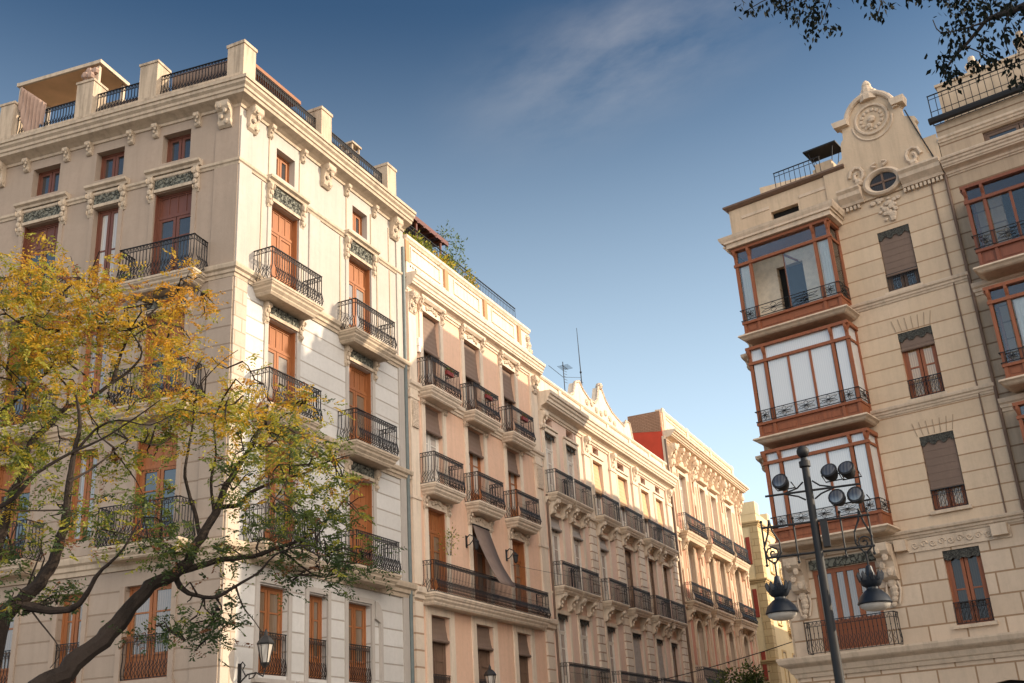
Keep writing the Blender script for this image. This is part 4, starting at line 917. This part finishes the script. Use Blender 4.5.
# roof pieces
b=MB(); rail_bars(b,[(1.2,0),(2.75,0)],.75,0,.16,.011,False); b.obj('roof_railing',m_iron,b5,T(0,-.3,18.8))
cw=MB(); cw.box(-.35,.35,-.35,.35,0,.75); cw.box(-.28,.28,-.28,.28,.75,.95); co=empty('chimney',FB.M@T(2.75,-.9,18.55),'stubby chimney with a flat black cowl left of the scrolled gable','chimney')
cw.obj('stack',m_b5u,co); b=MB(); b.box(-.55,.55,-.4,.4,1.45,1.5); [b.tube([(sx*.3,sy*.25,.9),(sx*.42,sy*.3,1.46)],.015,4) for sx in (-1,1) for sy in (-1,1)]; b.obj('cowl',m_irond,co)

# ================================================================== right-hand neighbour (B6)
b6=empty('neighbour_apartment_house',FB.M,'weathered buff house at the right edge with timber oriels and a long roof railing','building')
w=MB(); wall(w,6.44,11.5,0,18.95,[(7.65,9.6,17.72,18.2),(7.7,9.9,14.4,16.6),(7.7,9.9,10.8,13.0),(7.6,9.9,7.4,9.6)],.2); w.obj('wall',m_b6,b6)
core(6.44,11.5,.22,14,0,18.9).obj('body',m_dark,b6)
P6=[(6.44,0),(11.5,0)]
cornice(b6,P6,17.66,[(a*.7,c*.5) for a,c in CORN],m_b5t); cornice(b6,P6,18.5,THIN,m_b5t,'string_course'); cornice(b6,P6,13.7,BAND,m_b5t,'string_course'); cornice(b6,P6,10.3,BAND,m_b5t,'string_course'); cornice(b6,P6,7.2,BAND,m_b5t,'string_course')
cornice(b6,P6,4.3,[(-.02,-.55),(.06,-.55),(.1,-.45),(.14,-.42),(.2,-.28),(.34,-.2),(.38,-.16),(.42,-.05),(.42,0),(-.02,.02)],m_b5t,'string_course')
chain(b6,[(6.35,.22,19.02),(11.5,.22,19.02)],.11,m_irond,'gutter')
oriel(b6,I4,6.92,9.9,13.8,14.3,14.75,15.8,16.3,.86,3,curt=(0,0,0,0,1),wm=m_bay2); oriel(b6,I4,6.9,9.9,10.55,10.95,11.3,12.75,13.2,.86,3,curt=(0,1,1,0,1)); oriel(b6,I4,6.95,9.9,7.4,7.85,8.2,9.5,9.9,.86,3)
Wn(b6,I4,7.65,9.6,17.72,18.2,'plain',m_woodk,m_pdark,.08)
b=MB(); rail_bars(b,[(6.4,0),(11.5,0)],1.05,0,.2,.013,False); b.tube([(6.4,0,.5),(11.5,0,.5)],.012,4); b.obj('roof_railing',m_iron,b6,T(0,-.1,19.0))
b=MB(); b.box(6.6,9.3,-1.6,-.7,18.9,20.6); b.box(6.55,9.35,-1.62,-.65,20.6,20.68); b.box(9.3,11.5,-1.6,-.9,18.9,20.1); b.obj('roof_structure',m_b5u,b6)
for x,z,la in ((7.7,20.3,'weathered chimney pot above the leafy twig on the right roof'),(9.15,20.5,'buff chimney at the far right roofline')):
    ch=MB(); ch.box(-.16,.16,-.16,.16,0,.8); ch.box(-.2,.2,-.2,.2,.62,.72); ch.lathe((0,0,.8),[(.12,0),(.1,.25),(.0,.25)],8); tag(ch.obj('chimney',m_b6 if x>8 else m_b5t,None,FB.M@T(x,-1.0,z)),la,'chimney')
# ================================================================== unseen shade house by the plaza, then houses further down the right side of the street (behind the oriel house)
pz=empty('unseen_shade_house',Matrix.Translation((19,0,0)),'plain unseen block added right of the plaza to shade the trees','building')  # out of view, added to keep sun off the trunk and overhanging leaves
w=MB(); w.box(0,12,-15,14,0,11.4); w.obj('wall',m_b5u,pz)
b9=empty('street_house',FS.M,'tall buff house hidden behind the oriel house on the right side of the street','building')
w=MB(); w.box(15.6,28.5,11.3,24,0,21.3); w.obj('wall',m_b5u,b9)
b10=empty('street_house',FS.M,'lower buff house further along the right side of the street','building')
w=MB(); w.box(28.7,42,11.3,24,0,18.4); w.obj('wall',m_b5u,b10); w=MB(); w.box(42,75,11.3,24,0,15.2); w.obj('rear_wing',m_b5u,b10)
# ================================================================== street lamp
lp=empty('street_lamp',Matrix.Translation((5.14,19.32,0))@Matrix.Rotation(R(-19),4,'Z'),'tall black iron lamp post with five spotlights and two hanging crown lamps','street lamp')
# local x runs along the arms (viewer's right)
MB().lathe((0,0,0),[(.3,0),(.3,.5),(.2,.6),(.15,1.2),(.10,1.4),(.085,2.5),(.075,4.2),(.065,6.5),(.10,6.52),(.10,6.62),(.06,6.64),(.06,6.68)],16).obj('post',m_irond,lp,smooth=True)
MB().blob((0,0,6.8),.115,14).obj('finial',m_irond,lp,smooth=True)
b=MB(); b.tube([(-.78,0,6.08),(.88,0,6.08)],.022,6)
for s in (-1,1): b.tube([(s*.08,0,6.25),(s*.2,0,6.15),(s*.42,0,6.09)],.016,5); b.tube([(s*.08,0,5.92),(s*.2,0,6.0),(s*.42,0,6.07)],.016,5)
b.obj('crossbar',m_irond,lp)
def flood(x,z,tilt,pan=0):
    b=MB(); b.lathe((0,0,0),[(.04,-.13),(.09,-.11),(.13,-.02),(.138,.07),(.15,.08),(.15,.11),(.125,.115)],16); 
    o=b.obj('spotlight',m_irond,lp,T(x,0.0,z)@Matrix.Rotation(R(pan),4,'Z')@Matrix.Rotation(R(tilt),4,'X'),True)
    MB().lathe((0,0,0),[(.118,.112),(.118,.12),(.07,.135),(0,.14)],16).obj('lens',m_lensd,o,smooth=True)
    c=MB(); c.tube([(-.17,0,-.0),(-.17,0,-.2),(.17,0,-.2),(.17,0,0)],.012,5); c.obj('yoke',m_irond,o)
for x,z,t in ((-.45,6.27,70),(.42,6.33,62),(.72,6.33,62),(.48,5.86,75),(.80,5.86,75)): flood(x,z,t,-15)
MB().box(.1,.22,-.08,.08,5.05,5.5).obj('junction_box',m_irond,lp)
b=MB(); 
for z in (5.52,4.98): b.tube([(-.92,0,z),(.95,0,z)],.022,6)
for x in (-.92,-.36,.45,.92): b.tube([(x,0,5.60),(x,0,4.88)],.018,5); b.blob((x,0,5.63),.03,6); b.blob((x,0,4.85),.03,6)
b.obj('frame',m_irond,lp)
for s in (-1,1):
    x=s*.78; b=MB()
    b.tube([(x+.13*(1-t*.07)*math.cos(t*.75)*s,0,5.05+.13*(1-t*.07)*math.sin(t*.75)) for t in range(13)],.016,5)
    b.tube([(x,0,5.65),(x-.03*s,0,5.45),(x-.13*s,0,5.25),(x-.14*s,0,5.05),(x-.05*s,0,4.92),(x,0,4.86)],.018,5); b.tube([(x,0,5.65),(x+.05*s,0,5.4),(x+.15*s,0,5.15),(x+.1*s,0,4.95),(x,0,4.86)],.018,5)
    b.tube([(x,0,4.9),(x,0,4.45)],.018,6); b.obj('scroll_bracket',m_irond,lp)
    b=MB(); b.lathe((x,0,4.0),[(.28,.0),(.29,.02),(.24,.13),(.15,.22),(.10,.25),(.10,.28),(.15,.31),(.18,.36),(.19,.44),(.15,.46),(.09,.48),(.07,.55),(.05,.64),(.02,.66)],20)
    for q in range(9): t=2*math.pi*q/9; b.tube([(x+.17*math.cos(t),.17*math.sin(t),4.4),(x+.205*math.cos(t),.205*math.sin(t),4.5),(x+.2*math.cos(t),.2*math.sin(t),4.55)],[.045,.035,.008],5)
    lo_=b.obj('hanging_lamp',m_cap,lp,smooth=True); MB().lathe((x,0,3.88),[(.05,0),(.16,.02),(.24,.07),(.26,.12),(.0,.12)],18).obj('lens',m_lens,lo_,smooth=True)
# ================================================================== lanterns fixed on the walls
def lantern(M_,label,arm=True):
    o=empty('wall_lantern',M_,label,'lantern'); 
    b=MB(); b.lathe((0,.75,0),[(.02,-.12),(.07,-.06),(.10,-.02),(.11,0),(.1,.01)],6)
    b.lathe((0,.75,.42),[(.2,0),(.21,.03),(.16,.1),(.15,.12),(.09,.18),(.05,.2),(.045,.27),(.02,.33),(0,.36)],6)
    for q in range(6):
        t=2*math.pi*q/6; b.tube([(.1*math.cos(t),.75+.1*math.sin(t),0),(.18*math.cos(t),.75+.18*math.sin(t),.42)],.011,4)
    b.obj('lantern_frame',m_irond,o); MB().lathe((0,.75,0),[(.085,.01),(.165,.41)],6).obj('pane',m_plit,o)
    b=MB(); b.box(-.05,.05,0,.03,-.55,.05); b.tube([(0,.02,-.4),(0,.25,-.22),(0,.5,-.2),(0,.7,-.3),(0,.75,-.15)],.02,6); b.tube([(0,.02,0),(0,.1,.08),(0,.17,.0),(0,.1,-.1),(0,.2,-.25)],.016,6); b.tube([(0,.5,-.2),(0,.42,-.3),(0,.3,-.32),(0,.3,-.24)],.016,6); b.obj('bracket',m_iron,o)
    return o
lantern(FS.M@T(.75,.3-.3,4.45),'iron lantern with frosted panes on a scroll bracket on the white corner house')
lantern(FS.M@T(12.6,0,4.35),'iron lantern with a blue green cap in front of the lowest salmon windows')
# ================================================================== cables
def cable(name,p0,p1,sag,label,r=.014,n=20):
    b=MB(); p0=Vector(p0);p1=Vector(p1); P=[p0.lerp(p1,i/n)-Vector((0,0,sag*4*(i/n)*(1-i/n))) for i in range(n+1)]
    b.tube([(p.x,-p.y,p.z) for p in P],r,5); return tag(b.obj(name,m_iron),label,'cable')
a=FS.at(17.0,.12,4.15); c=FB.at(-.4,.1,4.75); cable('street_cable',a,c,.25,'black cable sagging across the street to the oriel house')
a=FS.at(16.2,.12,8.95); c=FS.at(30.5,.7,9.75); cable('facade_cable',a,c,.06,'thin dark wire strung along the salmon and rose fronts above the third balconies',.008)
# ================================================================== ground
b=MB(); b.add([(-400,-400,0),(400,-400,0),(400,400,0),(-400,400,0)],[(0,1,2,3)]); g=b.obj('ground',plaster('stone_paving',(.30,.26,.22),joint=(.6,.4,.02,0,(.6,.6,.6)))); tag(g,kind='structure')
b=MB(); b.box(1.8,9.6,0,.0,0,0); b=MB(); 
b.add([(-40,3.0,.004),(84,3.0,.004),(84,8.4,.004),(-40,8.4,.004)],[(0,1,2,3)]); rd=b.obj('road',plaster('asphalt',(.06,.06,.06),streak=.1),None,FS.M); tag(rd,kind='structure')
b=MB(); b.box(-4,84,0,2.85,.005,.13); b.box(-4,84,2.85,3.0,.005,.14); tag(b.obj('pavement',plaster('pavement_slab',(.32,.28,.24)),None,FS.M),kind='structure')
# ================================================================== trees
def limbs(b,polys,rr):
    for P,r0_,r1_ in polys:
        pts=[Vector(p) for p in P]; out=[];rad=[]
        for i in range(len(pts)-1):
            for k in range(3):
                t=k/3; a=pts[max(i-1,0)];b0=pts[i];c=pts[i+1];d=pts[min(i+2,len(pts)-1)]
                q=.5*((2*b0)+(-a+c)*t+(2*a-5*b0+4*c-d)*t*t+(-a+3*b0-3*c+d)*t**3); out.append(q)
        out.append(pts[-1]); n=len(out)
        for i in range(n): rad.append((r0_+(r1_-r0_)*(i/(n-1))**.7)*.8)
        out=[p+Vector((rr.gauss(0,1),rr.gauss(0,1),rr.gauss(0,1)))*.12*rad[i] for i,p in enumerate(out)]
        b.tube([(p.x,-p.y,p.z) for p in out],[max(.003,x*rr.uniform(.92,1.08)) for x in rad],8,cap=True)
        yield out
def tr(l,D0=9.5,D1=None):
    D1=D1 or D0; n=len(l); return [at(x,y,D0+(D1-D0)*i/(n-1)) for i,(x,y) in enumerate(l)]
tree=empty('autumn_street_tree',Matrix.Translation((at(-20,700,9.4).x-.4,9.0,0)),'leaning street tree with thin yellow green autumn leaves in front of the corner house','tree')
TI=tree.matrix_basis.inverted()
rt=random.Random(21)
tb=MB(); base=Vector((tree.location.x,9.0,0))
polys=[
 ([base+Vector((.25,0,-.1)),base+Vector((.3,.1,1.2))]+tr([(30,706),(54,681),(82,656),(110,633),(131,606),(152,586),(172,575),(188,561),(201,538),(216,512),(224,490),(236,470),(251,447),(262,425),(268,405)],9.3,9.9),.15,.012),
 ([base+Vector((-.1,.1,-.1)),base+Vector((-.25,.2,1.4))]+tr([(-8,660),(2,617),(23,599),(38,584),(53,561),(62,535),(67,510),(69,482),(74,454),(80,425),(76,395)],9.6,9.0),.13,.012),
 (tr([(178,571),(200,566),(225,559),(254,556),(276,548),(301,540),(322,525),(345,500),(362,480)],9.6,10.3),.045,.006),
 (tr([(176,578),(184,590),(198,596),(216,597),(236,586),(259,572),(275,555),(300,545)],9.6,9.0),.035,.006),
 (tr([(20,604),(33,608),(61,611),(79,604),(89,589),(99,573),(112,561),(124,548),(140,520)],9.5,8.9),.05,.008),
 (tr([(-5,560),(10,502),(25,469),(30,444),(51,424),(67,407),(94,396),(112,383),(130,370),(142,352),(130,330)],9.9,9.5),.055,.008),
 (tr([(112,383),(127,340),(152,312),(178,292),(190,270)],9.7,10),.022,.004),
 (tr([(67,407),(68,388),(56,373),(50,350),(60,320)],9.8,10.2),.018,.004),
 (tr([(-10,420),(15,401),(23,391),(46,373),(58,355),(70,330),(95,300)],10.2,10),.03,.005),
 (tr([(-5,510),(15,497),(38,472),(69,454),(100,440),(135,418),(160,400)],9.4,8.8),.03,.005),
 (tr([(200,535),(193,507),(185,477),(188,452),(193,424),(197,391),(218,365),(238,350)],9.7,10),.028,.004),
 (tr([(214,512),(211,482),(216,454),(214,424),(222,400)],9.7,9.4),.022,.004),
 (tr([(205,530),(225,490),(235,467),(248,452),(251,440),(266,421),(290,402)],9.8,10.2),.03,.004),
 (tr([(216,508),(238,505),(251,492),(274,482),(286,478),(307,472),(327,462),(350,455)],9.8,9.4),.034,.004),
 (tr([(276,548),(289,556),(301,566),(319,577),(337,573),(352,563),(372,548)],9.9,10),.018,.003),
 (tr([(236,586),(242,605),(252,618),(262,632)],9.4,9.2),.012,.003),
 (tr([(216,597),(222,612),(205,630),(185,640)],9.4,9.2),.012,.003),
 (tr([(23,599),(40,622),(60,650),(50,668)],9.5,9.2),.012,.003),
 (tr([(74,454),(95,430),(118,420),(150,425),(180,410)],9.1,8.8),.018,.004),
 (tr([(69,482),(90,470),(110,455),(128,440),(150,445)],9.1,9.3),.016,.004),
]
outs=list(limbs(tb,polys,rt))
blobs=[(40,300,46,3.4),(90,318,44,3.4),(20,345,45,3.0),(70,368,42,3.0),(130,335,34,3.4),(112,292,26,3.8),(188,283,19,4),(160,306,24,4),(201,303,13,4),(176,345,24,3.6),(30,400,42,2.6),(90,402,30,2.4),(140,398,22,2.4),(18,450,36,2.4),(8,520,30,1.8),(60,500,20,1.6),(110,440,28,2),(150,440,26,2),(98,520,26,1.4),(150,508,22,1.4),(172,420,20,2.4),(190,396,18,3),
 (212,408,30,2.8),(243,398,30,2.9),(275,415,32,2.8),(302,436,30,2.6),(250,448,34,2.5),(290,470,34,2.2),(322,460,24,2.4),(340,482,21,2.4),(356,512,19,2.0),(228,480,18,2),(270,508,28,1.8),(310,518,28,1.6),(250,538,22,1.4),(290,550,26,1.2),(330,545,22,1.4),(352,568,13,1.4),(175,542,24,.9),(150,545,18,1),(318,568,18,1.2),(205,618,23,.5),(225,606,16,.6),(190,642,13,.5),(160,628,18,.7),(60,590,18,1),(20,560,24,1.4),(290,580,10,1),(370,556,11,1.6),(300,395,14,3),(20,310,30,3.4),(60,280,22,3.6),(55,440,22,2),(205,360,12,3.4),(233,425,20,2.6),(12,600,16,1.2)]
lb=MB(); tw=MB()
allp=[p for o in outs for p in o[5:]]
blobs.sort(key=lambda q:min((at(q[0],q[1],9.6)-p).length for p in allp))
for bx,by,br,tone in blobs:
    nl=int(10.8*(br/10)**2)+8
    D=9.6+rt.uniform(-.5,.5); sc_=D/1000
    cc=at(bx,by,D); near=sorted(allp,key=lambda p:(p-cc).length)[:3]
    for nb in range(6):
        e=cc+Vector((rt.gauss(0,.45),rt.gauss(0,.9),rt.gauss(0,.45)))*br*sc_*.9; s=sorted(rt.sample(allp,min(60,len(allp)))+near,key=lambda p:(p-e).length)[0]
        m=(s+e)/2+Vector((rt.gauss(0,1),rt.gauss(0,1),rt.gauss(0,1)+.3))*(e-s).length*.13; m2=m*.45+e*.55+Vector((rt.gauss(0,1),rt.gauss(0,1),rt.gauss(0,1)))*(e-s).length*.07; allp+=[m,m2,e]
        tw.tube([(q.x,-q.y,q.z) for q in (s,m,m2,e)],[.009,.0065,.005,.003],4,cap=False)
    cen=[cc+Vector((rt.gauss(0,.55),rt.gauss(0,.9),rt.gauss(0,.5)))*br*sc_ for _ in range(max(4,nl//10))]
    for i in range(nl):
        c=rt.choice(cen)+Vector((rt.gauss(0,.058),rt.gauss(0,.08),rt.gauss(0,.045)))
        ax=Vector((rt.gauss(0,1),rt.gauss(0,1),rt.gauss(-.25,.6))).normalized(); L=rt.uniform(.10,.2); sd=ax.cross(Vector((rt.gauss(0,.4),rt.gauss(0,.4),1))).normalized()
        t0=min(5,max(0,(tone-.35 if tone>=2.8 and bx<180 else (tone-.6 if by>440 and bx>200 else tone))+rt.gauss(0,.75)+(.15 if by<560 else -.2))); mi=int(t0); mi=min(mi,4)
        if rt.random()<.06: mi=5
        k=rt.randint(5,8)
        for q in range(k):
            for s in (-1,1):
                d=ax*.5+sd*s+Vector((rt.gauss(0,.2),rt.gauss(0,.2),rt.gauss(-.2,.2))); ln=rt.uniform(.028,.044)
                p=c+ax*L*(q+.6)/k; leaf(lb,(p.x,-p.y,p.z),(d.x,-d.y,d.z),ln,ln*.42,mi,rt)
k0=len(tb.v); tb.v+=tw.v; tb.f+=[tuple(i+k0 for i in f) for f in tw.f]; tb.m+=tw.m
tk=tb.obj('trunk',m_bark,tree,TI,True); lb.obj('crown',LM,tree,TI)
# overhanging tree at the upper right, trunk outside the frame
ot=empty('overhanging_tree',Matrix.Translation((5.2,4.6,0)),'dark leafy branches hanging into the top right of the sky','tree'); OI=ot.matrix_basis.inverted()
ob=MB(); ro=random.Random(5)
P=[([(5.2,4.6,-.1),(5.15,4.6,2.5),(4.7,4.7,4.5),(4.2,4.9,5.4)],.16,.07),
 ([(4.2,4.9,5.4)]+tr([(1060,-8),(1024,6),(1000,15),(985,22),(968,42),(952,60),(942,78)],5.9,6.1),.04,.004),
 (tr([(985,22),(960,30),(940,32),(933,20)],5.95,6.0),.009,.003),
 ([(4.2,4.9,5.4)]+tr([(1060,-60),(980,-70),(900,-50),(840,-30),(800,-5),(775,12)],5.7,6.2),.04,.004),
 ([(4.7,4.7,4.5),(5.2,5.0,5.6),(5.0,5.4,6.6),(4.2,5.6,7.2)],.08,.01),([(4.95,4.65,3.6),(5.6,5.1,4.9),(5.9,5.6,6.0)],.07,.01),([(4.2,4.9,5.4),(3.8,4.9,6.2),(3.0,5.1,6.9)],.04,.006),
 (tr([(900,-50),(885,-10),(878,14)],5.9,6),.008,.003),(tr([(1010,10),(1004,35),(1010,55)],5.9,6.1),.007,.002),(tr([(965,46),(985,55),(1000,66)],6,6.2),.006,.002),
 (tr([(840,-30),(830,0),(820,25)],6,6.2),.008,.002),(tr([(800,-5),(770,-2),(748,10)],6.1,6.2),.008,.002)]
P=[([Vector(q) for q in a],r1,r2) for a,r1,r2 in P]
list(limbs(ob,P,ro)); ol=MB()
for bx,by,br,n in [(750,8,11,26),(775,2,16,60),(795,8,16,70),(815,15,15,60),(830,28,12,30),(812,32,10,26),(800,-12,30,90),(870,-6,14,40),(876,14,8,18),(888,4,8,14),(920,-4,9,24),(950,0,14,60),(965,8,15,70),(945,30,10,24),(985,5,18,80),(1010,0,20,90),(1005,30,16,46),(985,40,14,40),(955,48,12,44),(945,60,12,50),(952,74,10,46),(975,66,10,30),(990,58,12,46),(1012,62,10,26),(1020,40,12,34),(1040,20,30,110),(1110,0,60,260),(1110,90,50,200),(1070,-80,60,260),(950,-110,60,240),(830,-90,50,180),(1190,-40,70,260),(930,-30,40,120),(1000,-40,50,200),(850,-40,40,120),(1018,80,10,24),(965,28,12,40)]:
    for i in range(int(n*1.05)):
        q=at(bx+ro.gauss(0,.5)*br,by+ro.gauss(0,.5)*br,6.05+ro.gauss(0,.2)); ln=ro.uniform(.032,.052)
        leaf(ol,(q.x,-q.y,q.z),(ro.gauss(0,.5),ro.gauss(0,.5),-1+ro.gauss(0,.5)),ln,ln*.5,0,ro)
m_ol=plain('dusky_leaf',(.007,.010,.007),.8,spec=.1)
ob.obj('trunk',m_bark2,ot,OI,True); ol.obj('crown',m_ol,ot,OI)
# small street trees far down the street
def small_tree(x,y,h,r_,n,label):
    o=empty('small_street_tree',Matrix.Translation((x,y,0)),label,'tree','small round street trees'); r=random.Random(int(h*100))
    tk=MB(); tk.tube([(0,0,0),(.03,.02,h*.4),(0,0,h-r_)],[.1,.07,.04],8); tk.tube([(0,0,h*.6),(.3*r_,.1,h-r_*.6)],[.04,.015],6); tk.tube([(0,0,h*.6),(-.4*r_,-.1,h-r_*.6)],[.04,.015],6); tk.obj('trunk',m_bark,o)
    b=MB()
    cs=[Vector((r.gauss(0,.5),r.gauss(0,.5),r.gauss(0,.42)))*r_*.8 for _ in range(26)]
    for i in range(n):
        c=r.choice(cs); d=Vector((r.gauss(0,1),r.gauss(0,1),r.gauss(0,1))); p=c+d*.11*r_*1.3
        leaf(b,(p.x,p.y,p.z+h-r_),d,.11,.055,r.choice([0,0,1]),r)
    b.obj('crown',LM,o)
q=at(743,672,38); small_tree(q.x,q.y,q.z+.35,.85,2200,'larger round street tree at the bottom between the rose row and the oriel house')
q=at(722,682,39); small_tree(q.x,q.y,q.z+.2,.6,1300,'smaller street tree left of the larger round one')
q=at(703,684,40); small_tree(q.x,q.y,q.z+.1,.55,1100,'lowest street tree beside the ornate balcony')
# ================================================================== light
SAZ,SEL=93.,20.
sd=Vector((math.sin(R(SAZ))*math.cos(R(SEL)),math.cos(R(SAZ))*math.cos(R(SEL)),math.sin(R(SEL))))
ld=bpy.data.lights.new('sun','SUN'); ld.energy=4.4; ld.angle=R(.5); ld.color=(1,.81,.58); lo_=bpy.data.objects.new('sun',ld); col.objects.link(lo_)
lo_.rotation_euler=sd.to_track_quat('Z','Y').to_euler()
wd=bpy.data.worlds.new('World'); sc.world=wd; wd.use_nodes=True; nt=wd.node_tree; bg=nt.nodes['Background']
sky=N(nt,'ShaderNodeTexSky'); sky.sky_type='NISHITA'; sky.sun_disc=False; sky.sun_elevation=R(SEL); sky.sun_rotation=R(SAZ); sky.air_density=1.; sky.dust_density=.4; sky.ozone_density=2.
gm=N(nt,'ShaderNodeGamma'); gm.inputs['Gamma'].default_value=1.45; nt.links.new(sky.outputs[0],gm.inputs['Color'])
gs=mixc(nt,1.,gm.outputs[0],(.43,.445,.385,1),'MULTIPLY')
tc=N(nt,'ShaderNodeTexCoord'); sp=N(nt,'ShaderNodeSeparateXYZ'); nt.links.new(tc.outputs['Generated'],sp.inputs[0])
hz=N(nt,'ShaderNodeMapRange'); hz.inputs['From Min'].default_value=.63; hz.inputs['From Max'].default_value=.10; nt.links.new(sp.outputs[2],hz.inputs['Value'])
pw=N(nt,'ShaderNodeMath',operation='POWER'); nt.links.new(hz.outputs[0],pw.inputs[0]); pw.inputs[1].default_value=1.4
pale=mixc(nt,pw.outputs[0],gs,(5.9,7.3,8.4,1))          # dust haze low over the horizon
gv=Vector((math.sin(R(142)),math.cos(R(142)),.2)).normalized()
gd=N(nt,'ShaderNodeVectorMath',operation='DOT_PRODUCT'); nt.links.new(tc.outputs['Generated'],gd.inputs[0]); gd.inputs[1].default_value=gv
gr=N(nt,'ShaderNodeMapRange',interpolation_type='SMOOTHSTEP'); gr.inputs['From Min'].default_value=.32; gr.inputs['From Max'].default_value=.95; nt.links.new(gd.outputs['Value'],gr.inputs['Value'])
pale=mixc(nt,gr.outputs[0],pale,(21,18.8,16.4,1))      # glow added behind and right of the camera, fills the shaded fronts
cdir=at(612,48,1.)-CAM; cdir.normalize(); cside=(at(760,-10,1.)-CAM).normalized()-(at(470,110,1.)-CAM).normalized(); cside.normalize(); cup=cdir.cross(cside)
def dotv(v):
    d=N(nt,'ShaderNodeVectorMath',operation='DOT_PRODUCT'); nt.links.new(tc.outputs['Generated'],d.inputs[0]); d.inputs[1].default_value=v; return d.outputs['Value']
cx=N(nt,'ShaderNodeCombineXYZ'); nt.links.new(dotv(cside),cx.inputs[0]); nt.links.new(dotv(cup),cx.inputs[1])   # a single wisp of cirrus, high in the sky
mp=N(nt,'ShaderNodeMapping'); mp.inputs['Scale'].default_value=(7,17,1); mp.inputs['Rotation'].default_value=(0,0,R(-14)); nt.links.new(cx.outputs[0],mp.inputs['Vector'])
cf=noise_fac(nt,mp.outputs[0],1.0,.36,.80,8,.58)
def bump1(v,c,w):
    a=N(nt,'ShaderNodeMath',operation='SUBTRACT'); nt.links.new(v,a.inputs[0]); a.inputs[1].default_value=c
    b_=N(nt,'ShaderNodeMath',operation='ABSOLUTE'); nt.links.new(a.outputs[0],b_.inputs[0])
    r=N(nt,'ShaderNodeMapRange',interpolation_type='SMOOTHSTEP'); r.inputs['From Min'].default_value=w; r.inputs['From Max'].default_value=0; nt.links.new(b_.outputs[0],r.inputs['Value']); return r.outputs[0]
m1=N(nt,'ShaderNodeMath',operation='MULTIPLY'); nt.links.new(bump1(dotv(cside),0,.2),m1.inputs[0]); nt.links.new(bump1(dotv(cup),0.01,.085),m1.inputs[1])
m2=N(nt,'ShaderNodeMath',operation='MULTIPLY'); nt.links.new(cf,m2.inputs[0]); nt.links.new(m1.outputs[0],m2.inputs[1])
ml=N(nt,'ShaderNodeMath',operation='MULTIPLY'); nt.links.new(m2.outputs[0],ml.inputs[0]); ml.inputs[1].default_value=.5
nt.links.new(mixc(nt,ml.outputs[0],pale,(3.6,3.5,3.6,1)),bg.inputs['Color']); bg.inputs['Strength'].default_value=.125
sc.view_settings.view_transform='Standard'; sc.view_settings.look='None'; sc.view_settings.exposure=.5; sc.view_settings.gamma=1.
sc.cycles.max_bounces=6; sc.cycles.transparent_max_bounces=12
